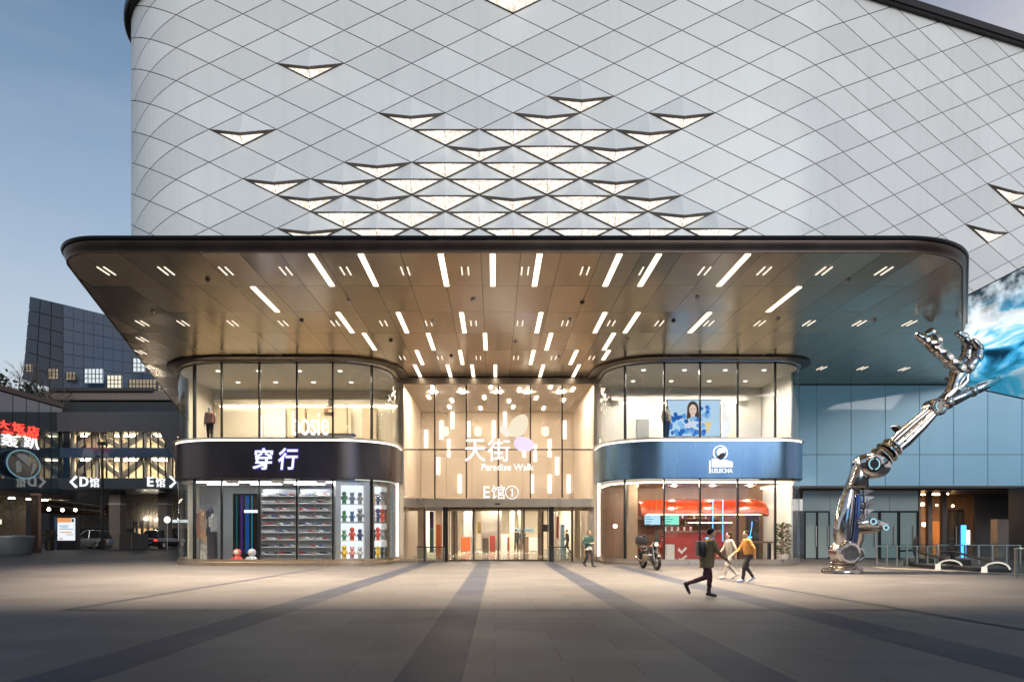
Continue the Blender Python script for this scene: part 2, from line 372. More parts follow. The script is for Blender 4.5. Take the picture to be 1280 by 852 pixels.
TAN = PM('tan wall panel', (.72, .56, .38), .55, var=.06, scale=.7)
STONEF = PM('polished floor', (.62, .55, .47), .12, var=.06, scale=.5)
WOOD = PM('brown timber wall', (.24, .15, .10), .5, var=.18, scale=1.6, stretch=(1, 1, .25))
GREYW = PM('grey painted wall', (.32, .34, .36), .6, var=.08, scale=.6)
DARKW = PM('dark wall', (.035, .035, .038), .6, var=.15, scale=.8)
STONEC = PM('brown stone cladding', (.16, .13, .115), .5, var=.14, scale=1.5)
GLASS = GL('shop glass', (.95, .96, .94), .045)
GLASS_H = GL('hall glass', (.96, .95, .92), .04)
GLASS_DK = GL('dark tinted glass', (.32, .42, .46), .12)
GLASS_RAIL = GL('green balustrade glass', (.72, .86, .84), .07)
CURTAIN = PM('blue curtain wall glass', (.035, .055, .072), .08, .0, .15, .3, coat=1.0, rvar=.02)
SPANDREL = PM('frosted blue glass cladding', (.29, .52, .67), .3, .0, .08, .35, rvar=.05, coat=.5, emit=(.28, .62, .85), es=.13)  # weak emission stands in for room light behind the frosted glass
CHROME = PM('polished chrome', (.68, .65, .62), .11, 1.0, .14, 4, bump=.05, rvar=.07)
CHROME_DK = PM('darkened chrome', (.36, .32, .28), .18, 1.0, .2, 5, bump=.08, rvar=.06)
CHROME_BL = PM('blue tinted chrome', (.30, .34, .55), .14, 1.0, .15, 4)
RUBBER = PM('black rubber', (.012, .012, .013), .7, var=.2)
BLACKP = PM('black plastic', (.018, .018, .02), .35, var=.15)
STRIP = EM('warm white light strip', (1.0, .88, .70), 2.4)
SLOT = EM('downlight slot', (1.0, .88, .72), 1.3)
COVE = EM('cove light', (1.0, .90, .72), 7.0)
EDGEL = EM('edge light', (1.0, .90, .76), 2.6)
CEILL = EM('ceiling light', (1.0, .88, .70), 500.0)
CEILC = EM('cool ceiling light', (.95, .97, 1.0), 26.0)
CEILH = EM('hall ceiling light', (1.0, .82, .60), 36.0)
SIGNW = EM('white sign light', (1.0, 1.0, 1.0), 1.25)
SIGNW2 = EM('soft white sign light', (1.0, 1.0, 1.0), 1.6)
SIGNB = EM('bluish white sign light', (.85, .88, 1.0), 1.4)
SIGNR = EM('red sign light', (1.0, .06, .04), 2.2)
NEONB = EM('blue neon', (.05, .35, 1.0), 4.0)
RINGB = EM('pale blue ring light', (.45, .85, 1.0), .9)
TAIL = EM('red tail light', (1.0, .03, .02), 3.0)

def spot(parent, p, energy, cone=80, colr=(1.0, .77, .53), blend=.9, radius=.12, tilt=(0, 0)):
    ld = bpy.data.lights.new('lamp_bulb', 'SPOT'); ld.energy = energy; ld.color = colr; ld.spot_size = R(cone); ld.spot_blend = blend; ld.shadow_soft_size = radius
    lo = bpy.data.objects.new('lamp_bulb', ld); col.objects.link(lo); lo.location = Vector(p) - ORG[parent.name]; lo.rotation_euler = (R(tilt[0]), R(tilt[1]), 0); lo.parent = parent
# ------------------------------------------------------------------ ground
def sheet(name, pts, z, m):
    o = MB().poly([(p[0], p[1], z) for p in pts]).build(name, m, base=(pts[0][0], pts[0][1], z)); return tag(o, kind='structure')
g = MB()
g.poly([(-900, -200, 0), (900, -200, 0), (900, 57, 0), (-900, 57, 0)])
ground = tag(g.build('plaza_ground', PAVE, base=(0, 0, 0)), kind='structure')
road = tag(MB().poly([(-900, 57, -.12), (900, 57, -.12), (900, 3000, -.12), (-900, 3000, -.12)]).build('road', ROAD, base=(0, 57, 0)), kind='structure')
tag(MB().box(-900, 900, 56.7, 57, -.2, .006).build('kerb', STONEC, base=(0, 57, 0)), kind='structure')
for q in ([(-5.56, 7.0), (-4.66, 7.0), (-3.05, 35.9), (-3.66, 35.9)], [(-1.16, 7.0), (-.38, 7.0), (-.17, 35.9), (-.85, 35.9)],
          [(2.69, 7.0), (3.48, 7.0), (3.06, 35.9), (2.46, 35.9)], [(6.22, 7.0), (7.25, 7.0), (6.03, 31.6), (5.46, 31.6)]):
    sheet('paving_band', q, .004, PAVED)
def groove(a, b, w=.05):
    a, b = Vector((*a, 0)), Vector((*b, 0)); n = (b - a).cross(Vector((0, 0, 1))).normalized() * w / 2
    pts = [a - n, a + n, b + n, b - n]
    if (pts[1] - pts[0]).cross(pts[2] - pts[0]).z < 0: pts.reverse()
    return [(p.x, p.y) for p in pts]
for z, a, b in ((.0045, (-9.2, 14.62), (9.0, 14.62)), (.0075, (-9.2, 14.6), (-7.6, 30.2)), (.0075, (9.6, 8.0), (7.75, 24.0))):
    sheet('drain_slot', groove(a, b, .14), z + .004, PAVED)

# ------------------------------------------------------------------ white diamond facade
FY, FZ0, FZ1 = 33.0, 12.6, 28.1
FXL, FRL = -14.6, 4.95
FXR, FRR, FAR = 14.2, 8.0, R(18.3)
def fpath(s, off=0.0):
    """arc length along the facade -> point pushed `off` outwards"""
    if s < FXL - FRL * math.pi / 2:
        d = FXL - FRL * math.pi / 2 - s; return Vector((FXL - FRL - off, FY + FRL + d, 0)), Vector((-1, 0, 0))
    if s < FXL:
        a = (FXL - s) / FRL; n = Vector((-math.sin(a), -math.cos(a), 0)); return Vector((FXL, FY + FRL, 0)) + n * (FRL + off), n
    if s <= FXR: return Vector((s, FY - off, 0)), Vector((0, -1, 0))
    if s < FXR + FRR * FAR:
        a = (s - FXR) / FRR; n = Vector((math.sin(a), -math.cos(a), 0)); return Vector((FXR, FY + FRR, 0)) + n * (FRR + off), n
    n = Vector((math.sin(FAR), -math.cos(FAR), 0)); d = s - FXR - FRR * FAR
    return Vector((FXR, FY + FRR, 0)) + n * (FRR + off) + Vector((math.cos(FAR), math.sin(FAR), 0)) * d, n
def curved(a, b):
    return (b > FXL - FRL * math.pi / 2 and a < FXL) or (b > FXR and a < FXR + FRR * FAR)
SMIN, SMAX = -44.0, 44.0
UX = 42.2 * FY / FOC; UZ = 20.6 * FY / FOC
SX0 = WX(388, FY); Z0 = WZ(100, FY)
def node(i, j): return (SX0 + i * UX, Z0 - j * UZ)
def clip(poly, ax, val, keep_less):
    out = []
    for k in range(len(poly)):
        p, q = poly[k], poly[(k + 1) % len(poly)]
        ip = (p[ax] <= val) if keep_less else (p[ax] >= val); iq = (q[ax] <= val) if keep_less else (q[ax] >= val)
        if ip: out.append(p)
        if ip != iq:
            t = (val - p[ax]) / (q[ax] - p[ax]); out.append((p[0] + (q[0] - p[0]) * t, p[1] + (q[1] - p[1]) * t))
    return out
LIT = {(0, 0): 'V', (-2, 4): 'V', (3, 3): 'V', (4, 4): 'F', (5, 5): 'V', (6, 4): 'F', (2, 6): 'V', (4, 6): 'F', (6, 6): 'F',
       (-1, 7): 'V', (1, 7): 'V', (3, 7): 'F', (5, 7): 'F', (0, 8): 'V', (2, 8): 'V', (4, 8): 'F', (6, 8): 'V', (1, 9): 'F', (3, 9): 'F', (5, 9): 'F',
       (0, 10): 'V', (2, 10): 'F', (4, 10): 'F', (6, 10): 'F', (6, -4): 'F', (8, 2): 'V', (7, 3): 'V', (8, 4): 'F', (7, 5): 'F', (9, 5): 'V',
       (10, 4): 'V', (11, 3): 'V', (8, 6): 'F', (7, 7): 'F', (9, 7): 'V', (8, 8): 'F', (10, 8): 'V', (7, 9): 'F', (9, 9): 'F', (11, 9): 'V',
       (8, 10): 'F', (10, 10): 'F', (12, 10): 'F', (23, 5): 'V', (24, 6): 'V', (22, 8): 'V'}
mall = thing('mall_building', (0, FY, 0), 'white mall facade of diamond panels with lit folded openings, rounded corners', 'building')
pan = MB()
for j in range(-10, 22):
    for i in range(-24, 26):
        if (i + j) % 2: continue
        B = node(i, j); T = node(i, j - 2); Lf = node(i - 1, j - 1); Rt = node(i + 1, j - 1)
        if (i, j) in LIT: continue
        c = ((Lf[0] + Rt[0]) / 2, (T[1] + B[1]) / 2); k = 1 - .037 / 1.43
        poly = [(c[0] + (p[0] - c[0]) * k, c[1] + (p[1] - c[1]) * k) for p in (B, Rt, T, Lf)]
        poly = clip(clip(poly, 1, FZ1, True), 1, FZ0, False)
        poly = clip(clip(poly, 0, SMAX, True), 0, SMIN, False) if len(poly) > 2 else poly
        if len(poly) < 3: continue
        s0, s1 = min(p[0] for p in poly), max(p[0] for p in poly)
        n = max(1, int((s1 - s0) / .3)) if curved(s0, s1) else 1
        prev = None; idx = {}
        vs = []; fs = []
        for q in range(n):
            a, b = s0 + (s1 - s0) * q / n, s0 + (s1 - s0) * (q + 1) / n
            sub = clip(clip(poly, 0, b, True), 0, a, False) if n > 1 else poly
            f = []
            for p in sub:
                key = (round(p[0], 4), round(p[1], 4))
                if key not in idx:
                    w, nn = fpath(p[0]); w.z = p[1]; idx[key] = len(vs); vs.append(w)
                if idx[key] not in f: f.append(idx[key])
            if len(f) > 2: fs.append(f)
        pan.add(vs, fs)
pan.build('diamond_panels', PANEL, mall)
bk = MB(); S = [SMIN + k * .35 for k in range(int((SMAX - SMIN) / .35) + 1)]
bk.loft([[fpath(s, -.06)[0] + Vector((0, 0, z)) for s in S] for z in (FZ0, FZ1)], closed=False)
bk.build('backing_wall', BACKING, mall)
bs_ = MB(); bs_.loft([[fpath(s, -3.0)[0] + Vector((0, 0, z)) for s in S] for z in (10.17, FZ0 + .02)], closed=False); bs_.build('recessed_base', LIP, mall)
fu = MB(); fu.loft([[fpath(s, o)[0] + Vector((0, 0, FZ0 - .01)) for s in S] for o in (-3.1, -.02)], closed=False); fu.build('facade_underside', LIP, mall)
cp = MB()
cp.loft([[fpath(s, o)[0] + Vector((0, 0, z)) for s in S] for o, z in ((-.3, FZ1), (.28, FZ1), (.34, FZ1 + .06), (.34, FZ1 + .42), (-.3, FZ1 + .5))], closed=False)
cp.build('parapet_cap', BLACKMET, mall, smooth=True)
rf = [fpath(s, -.2)[0] for s in S[::3]]
MB().prism([(p.x, p.y) for p in rf], FZ1 + .1, FZ1 + .2).build('roof', GREYW, mall)
def lerp(a, b, t): return a + (b - a) * t
for (i, j), ty in LIT.items():
    B, T, Lf, Rt = node(i, j), node(i, j - 2), node(i - 1, j - 1), node(i + 1, j - 1)
    def P(p, off=0.0): w, n = fpath(p[0], off); w.z = p[1]; return w
    c = (B[0], Lf[1]); d = .55 if ty == 'F' else .42
    wy = fpath(c[0])[0].y
    zm = c[1] - (c[1] - EYE) * d / wy - (0.0 if ty == 'F' else .17)
    tB, tT, tL, tR = [P((c[0] + (p[0] - c[0]) * .975, c[1] + (p[1] - c[1]) * .975)) for p in (B, T, Lf, Rt)]
    Mv = fpath(c[0], d)[0]; Mv.z = zm
    nn = fpath(c[0])[1]
    up = MB(); up.add([tT, tL, Mv, tR], [(0, 1, 2), (0, 2, 3)])
    fo = up.build('folded_panel', PANEL, mall)
    fr = MB()
    dz = Vector((0, 0, -.012))
    fr.add([tL + dz, tB + dz, Mv + dz, tR + dz], [(0, 1, 2), (2, 1, 3)])
    fr.tube([tL, Mv + dz * 2, tR], [.02, .05 if ty == 'V' else .035, .02], 6)
    fr.tube([tL, tB, tR], .02, 6)
    fr.build('lens_frame', LIP, fo)
    ln = MB(); k = .80 if ty == 'F' else .66
    for tri in ((tL, tB, Mv), (Mv, tB, tR)):
        m3 = (tri[0] + tri[1] + tri[2]) / 3
        nrm = (tri[1] - tri[0]).cross(tri[2] - tri[0]).normalized()
        cen = (tL + tB + Mv + tR) / 4
        # inset towards the opening's middle, 2.5 cm proud of the frame
        pts = []
        for p in tri:
            q = Vector(p)
            if (p - tB).length < .01: q = lerp(tB, Mv, .10)
            elif (p - Mv).length < .01: q = lerp(Mv, tB, .06 if ty == 'F' else .2)
            else: q = lerp(p, (tB + Mv) / 2, 1 - k) + (Vector((0, 0, -.03)) if ty == 'V' else Vector())
            pts.append(q + nrm * .03)
        ln.add(pts, [(0, 1, 2)])
    ln.build('light_lens', LENS, fo)

# ------------------------------------------------------------------ entrance canopy
CZ, CT = 9.74, 10.15
def rounded(pts, rad, inset, n=14):
    """convex counter-clockwise outline moved inwards by inset, corners rounded"""
    N_ = len(pts); lines = []
    for k in range(N_):
        a, b = Vector(pts[k]), Vector(pts[(k + 1) % N_]); d = (b - a).normalized(); nrm = Vector((-d.y, d.x)); lines.append((a + nrm * inset, d))
    def isect(l1, l2):
        (p, d), (q, e) = l1, l2; den = d.x * e.y - d.y * e.x; t = ((q.x - p.x) * e.y - (q.y - p.y) * e.x) / den; return p + d * t
    out = []
    for k in range(N_):
        l0, l1 = lines[k - 1], lines[k]; c = isect(l0, l1); r = rad[k] - inset if rad[k] else 0
        if r <= 0: out += [c] * (n + 1); continue
        ang = math.acos(max(-1, min(1, (-l0[1]).dot(l1[1])))); tl = r / math.tan(ang / 2)
        a, b = c - l0[1] * tl, c + l1[1] * tl; bis = (-l0[1] + l1[1]).normalized(); ctr = c + bis * (r / math.sin(ang / 2))
        va, vb = a - ctr, b - ctr; tot = va.angle(vb)
        for q in range(n + 1):
            t = q / n; out.append(ctr + (va * math.sin((1 - t) * tot) + vb * math.sin(t * tot)) / math.sin(tot))
    return out
CAN = [(-12.72, 19.62), (13.6, 19.62), (27.9, 40.4), (27.9, 66), (-28.0, 66)]; CRAD = [1.7, 3.3, 0, 0, 0]
canopy = thing('entrance_canopy', (0, 19.7, CZ), 'deep bronze entrance canopy over both corner shops, its underside set with strip lights', 'canopy')
def ring(inset, z): return [Vector((p.x, p.y, z)) for p in rounded(CAN, CRAD, inset)]
MB().poly(ring(.16, CZ)[::-1]).build('soffit', SOFFIT, canopy)
fa = MB(); prof = [(.16, CZ)] + [(.16 - .13 * math.sin(t), CZ + .005 + .27 * (1 - math.cos(t))) for t in [R(12 * k) for k in range(1, 8)]] + [(.03, CZ + .29)]
prof = [(.16, CZ - .012), (.10, CZ - .012), (.10, CZ + .02), (.075, CZ + .09), (.045, CZ + .17), (.02, CZ + .26), (.02, CZ + .30)]
fa.loft([ring(a, b) for a, b in prof], cap=False)
fa.build('fascia', DARKMET, canopy, smooth=True)
te = MB(); te.loft([ring(a, b) for a, b in ((.02, CZ + .302), (-.03, CZ + .302), (-.05, CZ + .36), (-.03, CT), (.3, CT + .01))], cap=False)
te.build('roof_edge', BLACKMET, canopy, smooth=True)
MB().poly(ring(.3, CT + .012)).build('roof', GREYW, canopy)
ROWS = [19.86 + 2.69 * k for k in range(8)]
STRIPS = {0: (-5.35, -3.9, -1.57, -.05, 1.32, 3.65, 4.8, 7.4), 1: (-8.0, 10.1), 2: (-5.8, -3.57, -1.22, 1.73, 4.1, 5.33, 7.98),
          3: (-5.35, -2.72, -.39, 2.33, 4.9), 4: (-3.5, -1.55, 1.76, 3.7, 5.15), 5: (-3.9, -2.3, -1.1, .05, 2.4, 4.15)}
for k, xs in STRIPS.items():
    y0 = ROWS[k] + .04; y1 = ROWS[k + 1] - .04
    for x in xs:
        yy1 = min(y1, 36.0)
        if k >= 4 and abs(x) > 4.9: yy1 = y0 + 1.7
        MB().box(x - .085, x + .085, y0, yy1, CZ - .022, CZ + .03).build('light_strip', STRIP, canopy)
def slot(x, y):
    m = MB()
    for dx in (-.1, .1): m.box(x + dx - .021, x + dx + .021, y - .33, y + .33, CZ - .018, CZ + .03)
    m.build('downlight', SLOT, canopy)
    if abs(x) < 17 and y > 20: spot(canopy, (x, y, CZ - .06), (4600 if abs(x) < 9 else 7000) if y < 23 else (2700 if y < 28 else 2700) * (1.0 if abs(x) < 4.5 else 2.0), 80 if y < 23 else 84)
for k in range(14): slot(-12.05 + 1.857 * k, 21.2)
for px in (178, 229, 291, 354, 419, 479.5, 536, 592, 650, 706, 764, 824, 886, 949.5, 1011, 1074, 1136.6): slot(WX(px, 26.6), 26.6)
for px in (503, 550, 598, 645, 692, 739.5): slot(WX(px, 32), 32)
for px, py in ((178, 424), (176, 440), (187, 459), (1027, 460), (1078, 460), (1130, 461)):
    Y = FOC * (CZ - EYE) / (660 - py); slot(WX(px, Y), Y)
for k, (x, y) in enumerate(((-9.2, 21.9), (-5.1, 23.9), (-.75, 23.8), (3.1, 24.1), (7.0, 23.6), (11.4, 22.0), (-7.4, 26.2), (-2.4, 26.3), (2.9, 26.1), (6.9, 26.3), (10.8, 26), (14.6, 26.2), (-4.4, 29), (.9, 29.2), (5.6, 28.8), (-2.0, 31.6), (3.0, 31.7), (-12.6, 25.2))):
    MB().lathe([(.02, CZ - .07), (.06, CZ - .065), (.07, CZ - .02), (.09, CZ - .015), (.09, CZ + .01), (.02, CZ + .01)], (x, y, 0), 12).build('sprinkler', STEEL if k % 3 else BLACKP, canopy)
# dark shadow-gap ring where each corner shop meets the underside is built with the shops
# ------------------------------------------------------------------ corner shops
def pod_plan(front, cl, rl, cr, rr, yl, yr):
    """plan outline as a function of outward offset; returns points from back left round the front to back right"""
    def f(off, n=18):
        pts = [Vector((cl - rl - off, yl))]
        for k in range(n + 1):
            a = R(90) * (1 - k / n); pts.append(Vector((cl - math.sin(a) * (rl + off), front + rl - math.cos(a) * (rl + off))))
        for k in range(n + 1):
            a = R(90) * k / n; pts.append(Vector((cr + math.sin(a) * (rr + off), front + rr - math.cos(a) * (rr + off))))
        pts.append(Vector((cr + rr + off, yr)))
        return pts
    return f
def along(pts, step=.12):
    """dense resample of an outline"""
    out = [pts[0]]
    for a, b in zip(pts, pts[1:]):
        n = max(1, int((b - a).length / step))
        for k in range(1, n + 1): out.append(a + (b - a) * k / n)
    return out
def wall_strip(mb, pts, z0, z1): mb.loft([[Vector((p.x, p.y, z)) for p in pts] for z in (z0, z1)], closed=False)
def sweep(mb, plan, prof):
    """closed section (offset, z) swept along the outline"""
    rings = [[Vector((p.x, p.y, z)) for p in plan(o)] for o, z in prof]
    n = len(rings[0]); vs = [p for r in rings for p in r]; fs = []
    m = len(rings)
    for a in range(m):
        b = (a + 1) % m
        for i in range(n - 1): fs.append((a * n + i, a * n + i + 1, b * n + i + 1, b * n + i))
    fs.append([a * n for a in range(m)][::-1]); fs.append([a * n + n - 1 for a in range(m)])
    mb.add(vs, fs); return mb
Z_B0, Z_B1, Z_T = 4.08, 5.95, 9.62
def shop(root, plan, mull_px, hidden, band, frame):
    path = along(plan(0.0), .08)
    def at_px(px):
        best, bd = 0, 1e9
        for k, p in enumerate(path):
            q = 618 + FOC * p.x / p.y
            if abs(q - px) < bd and (p.y < 36.2): best, bd = k, abs(q - px)
        return best
    cuts = sorted(set([0] + [at_px(px) for px in mull_px] + [min(range(len(path)), key=lambda k: (path[k] - Vector(h)).length) for h in hidden] + [len(path) - 1]))
    sweep(MB(), plan, [(-.08, 0), (.03, 0), (.03, .16), (.0, .18), (.0, .30), (-.08, .30)]).build('plinth', frame, root, smooth=True)
    for z0, z1 in ((.30, Z_B0), (Z_B1 + .06, Z_T)):
        for a, b in zip(cuts, cuts[1:]):
            m = MB(); wall_strip(m, path[a:b + 1], z0, z1); m.build('glass_pane', GLASS, root, smooth=True)
        for c in cuts[1:-1]:
            p = path[c]; t = (path[c + 1] - path[c - 1]).normalized(); n = Vector((t.y, -t.x))
            T = Matrix.Translation((p.x, p.y, 0)) @ Matrix.Rotation(math.atan2(t.y, t.x), 4, 'Z')
            MB().box(-.028, .028, -.045, .12, z0 + .002, z1 - .002, T).build('mullion', BLACKMET, root)
    sweep(MB(), plan, [(-.1, Z_B0), (.10, Z_B0), (.13, Z_B0 + .03), (.13, Z_B1 - .12), (-.1, Z_B1 - .12)]).build('sign_band', band, root, smooth=True)
    sweep(MB(), plan, [(-.1, Z_B1 - .118), (.10, Z_B1 - .118), (.10, Z_B1 - .04), (-.1, Z_B1 - .04)]).build('cove_light', EDGEL, root)
    sweep(MB(), plan, [(-.1, Z_B1 - .038), (.24, Z_B1 - .038), (.25, Z_B1 + .0), (.24, Z_B1 + .03), (.0, Z_B1 + .058), (-.1, Z_B1 + .058)]).build('ledge', frame, root, smooth=True)
    sweep(MB(), plan, [(-.1, Z_T - .07), (.06, Z_T - .07), (.08, Z_T + .1), (-.1, Z_T + .1)]).build('head_frame', frame, root, smooth=True)
    sweep(MB(), plan, [(-.2, Z_T + .0), (.42, Z_T + .01), (.50, Z_T + .05), (.50, CZ + .02), (-.2, CZ + .02)]).build('ceiling_ring', DARKMET, root, smooth=True)
planL = pod_plan(32.0, -12.8, 3.21, -7.58, 2.55, 44, 36.3)
planR = pod_plan(32.0, 7.96, 2.55, 13.18, 1.75, 36.3, 38.0)
podL = thing('corner_shop', (-10.4, 32, 0), 'two storey rounded glass corner shop with dark band, left of the mall entrance, shoes inside', 'shop')
shop(podL, planL, (242, 276.5, 323, 371, 416.6, 465), [(-16.01, 38), (-16.01, 41)], BAND_L, CHAMP)
podR = thing('corner_shop', (10.6, 32, 0), 'two storey rounded glass corner shop with steel band tinted by blue reflection and orange tea bar inside', 'shop')
shop(podR, planR, (782, 829.6, 875, 922, 968.6), [(14.93, 35.5)], BAND_R, STEEL)

MB().bbox(14.95, 15.12, 36.2, 37.9, 0, Z_T, .02).build('end_pier', STEEL, podR)
DISC = EM('ceiling disc', (1, .93, .8), 2.2)
def room(root, plan, y_back, z0, z1, floor_m, wall_m, ceil_m, xl, xr, parts=('floor', 'inner_wall', 'ceiling')):
    pts = [p for p in plan(-.13) if p.y <= y_back]
    poly = [Vector((p.x, p.y)) for p in pts]
    poly = [Vector((xl, y_back))] + poly + [Vector((xr, y_back))]
    MB().prism(poly, z0 - .03, z0).build(parts[0], floor_m, root)
    MB().prism(poly, z1, z1 + .03).build(parts[2], ceil_m, root)
    MB().box(xl, xr, y_back, y_back + .1, z0, z1).build(parts[1], wall_m, root)
# upper floors
room(podL, planL, 38.4, 6.0, 9.50, CREAM, CREAM, WHITEP, -15.8, -5.16)
room(podR, planR, 37.6, 6.0, 9.50, CREAM, WHITEP, WHITEP, 5.54, 14.7)
# lower floors
room(podL, planL, 36.6, .06, 4.0, STONEF, GREYW, WHITEP, -15.8, -5.16)
room(podR, planR, 37.4, .06, 4.0, STONEF, WOOD, TAN, 5.54, 14.7)
for x0, x1, y1, z0, z1, m, root in ((-5.16, -5.05, 38.4, 6.0, 9.5, CREAM, podL), (5.43, 5.54, 37.6, 6, 9.5, WHITEP, podR),
                              (-5.16, -5.05, 36.6, .06, 4.0, GREYW, podL), (5.43, 5.54, 37.4, .06, 4.0, WOOD, podR)):
    MB().box(x0, x1, 36.3, y1, z0, z1).build('inner_wall', m, root)
MB().box(-15.92, -15.84, 35.4, 44, 0, 9.6).build('inner_wall', CREAM, podL)
MB().box(14.74, 14.82, 33.9, 38.0, 0, 9.6).build('inner_wall', WHITEP, podR)
def lamp_panel(root, x0, x1, y0, y1, z, m, name='ceiling_light'): MB().box(x0, x1, y0, y1, z - .03, z).build(name, m, root)
# left upper: downlights, cove, wall panels
for y in (33.6, 36.2):
    for x in (-13.6, -11.6, -9.6, -7.6): MB().lathe([(.02, 9.46), (.10, 9.46), (.12, 9.499), (.02, 9.499)], (x, y, 0), 16).build('ceiling_light', DISC, podL); spot(podL, (x, y, 9.44), 400, 170, (1, .88, .70), .6, .1)
MB().box(-15.4, -5.3, 38.28, 38.34, 8.55, 8.63).build('cove_light', COVE, podL)
MB().box(-15.6, -5.2, 37.95, 38.36, 8.66, 8.9).build('bulkhead', CREAM, podL)
for x0, x1, m in ((-12.9, -11.7, WHITEP), (-11.55, -10.6, TAN), (-10.5, -8.0, TAN), (-7.4, -6.6, TAN)):
    MB().box(x0, x1, 38.18, 38.39, 6.01, 8.5).build('wall_panel', m, podL)
# right upper
for y in (33.4, 35.9):
    for x in (7.3, 9.3, 11.3, 13.2): MB().lathe([(.02, 9.46), (.09, 9.46), (.11, 9.499), (.02, 9.499)], (x, y, 0), 16).build('ceiling_light', DISC, podR); spot(podR, (x, y, 9.44), 400, 170, (1, .90, .76), .6, .1)
MB().box(6.9, 13.3, 37.48, 37.54, 8.60, 8.67).build('cove_light', COVE, podR)
MB().box(13.25, 13.32, 37.48, 37.54, 6.2, 8.6).build('cove_light', COVE, podR)
MB().box(6.4, 13.8, 37.2, 37.58, 8.7, 8.95).build('bulkhead', WHITEP, podR)
d = MB().box(7.82, 8.5, 37.5, 37.58, 6.01, 7.75).build('door', GREYW, podR); MB().cyl((8.42, 37.45, 6.8), (8.42, 37.45, 7.05), .02).build('handle', STEEL, d)
MB().box(12.0, 13.2, 36.9, 37.5, 6.01, 8.5).build('column', CREAM, podR)
# left lower lights
for x in (-13.8, -11.6, -9.4, -7.4):
    lamp_panel(podL, x - .75, x + .75, 34.6, 34.8, 3.998, CEILC); lamp_panel(podL, x - .75, x + .75, 33.0, 33.14, 3.998, CEILC)
# right lower
for x in (7.4, 9.4, 11.4, 13.4):
    lamp_panel(podR, x - .09, x + .09, 33.2, 33.38, 3.998, CEILL); lamp_panel(podR, x - .09, x + .09, 35.6, 35.78, 3.998, CEILL)
sweep(MB(), planR, [(-.35, 3.9), (-.3, 3.9), (-.3, 3.96), (-.35, 3.96)]).build('cove_light', COVE, podR)
# vertical edge lights beside the entrance
for root, x in ((podL, -4.985), (podR, 5.365)):
    MB().box(x - .03, x + .03, 35.25, 35.34, .3, 5.85).build('edge_light', EDGEL, root)

# --- signs on the shops
t_left = t = text_mesh('shop_sign', '穿', WX(315.5, 31.8), WX(341, 31.8), WZ(586.5, 31.8), WZ(559.5, 31.8), 31.86, SIGNB, depth=.06, offset=.014, shear=.12)
tag(t, 'glowing brush style character to the left of another on the dark shop band', 'sign', 'brush characters on the dark band')
t2 = text_mesh('shop_sign', '行', WX(347.5, 31.8), WX(372, 31.8), WZ(586.5, 31.8), WZ(559.5, 31.8), 31.86, SIGNB, depth=.06, offset=.014, shear=.12)
tag(t2, 'glowing brush style character 行 on the dark shop band', 'sign', 'brush characters on the dark band')
t = text_mesh('window_sign', 'bosie', WX(365.5, 32.4), WX(411, 32.4), 6.16, WZ(514, 32.4), 32.4, SIGNW2, depth=.08, offset=.004)
tag(t, 'white glowing lettering bosie standing inside the upper shop window', 'sign')
t = MB().bbox(WX(324, 32.5), WX(327.5, 32.5), 32.5, 32.56, 6.02, WZ(519, 32.5), .015).build('light_bar', SIGNW)
tag(t, 'short white upright light bar inside the upper shop window beside the lettering', 'lamp')
HALO = EM('violet halo', (.10, .06, .55), .9)
for par, ch, a, b in ((None, '穿', 315.5, 341), (None, '行', 347.5, 372)):
    par = t_left if ch == '穿' else t2
    text_mesh('halo', ch, WX(a - 1.2, 31.8), WX(b + 1.2, 31.8), WZ(587.7, 31.8), WZ(558.3, 31.8), 31.868, HALO, par, depth=.035, offset=.05, shear=.12)
# tea shop emblem: round outline with a drinking silhouette over a white block, name below
emb = thing('emblem_sign', (WX(901, 31.8), 31.86, WZ(592, 31.8)), 'white emblem of a round head over a block with the name LELECHA, on reflection-tinted band', 'sign')
def EX(px, py, y=31.8): return Vector((WX(px, 31.8), y, WZ(py, 31.8)))
def slab(name, pts, m, parent, y0, y1):
    mb = MB(); n = len(pts)
    vs = [Vector((WX(p[0], 31.8), y1, WZ(p[1], 31.8))) for p in pts] + [Vector((WX(p[0], 31.8), y0, WZ(p[1], 31.8))) for p in pts]
    mb.add(vs, [list(range(n)), [n + i for i in range(n)][::-1]] + [(i, n + i, n + (i + 1) % n, (i + 1) % n) for i in range(n)])
    return mb.build(name, m, parent)
rg = [(900.5 + 8.6 * math.cos(R(a)), 565.5 + 8.6 * math.sin(R(a))) for a in range(135, 415, 12)]
mb = MB(); mb.tube([EX(x, y, 31.80) for x, y in rg], .035, 6); mb.build('head_outline', SIGNW, emb)
slab('face_mark', [(898.5, 560), (905, 559), (907.5, 563), (905, 566), (901, 566), (898, 569), (896, 565)], SIGNW, emb, 31.78, 31.85)
slab('block_mark', [(890, 573), (897, 572.5), (900, 575), (905, 573.5), (916, 577), (916, 583.5), (890, 583.5)], SIGNW, emb, 31.78, 31.85)
slab('cup_mark', [(897.5, 572), (900.5, 566.5), (904, 565.5), (906.5, 568.5), (902.5, 573), (899.5, 575)], BLACKP, emb, 31.74, 31.775)
slab('edge_mark', [(886.8, 575), (888.2, 575), (888.2, 591), (886.8, 591)], SIGNW, emb, 31.78, 31.85)
text_mesh('lettering', 'LELECHA', WX(890, 31.8), WX(916, 31.8), WZ(590.5, 31.8), WZ(585, 31.8), 31.86, SIGNW, emb, depth=.06, offset=.012)

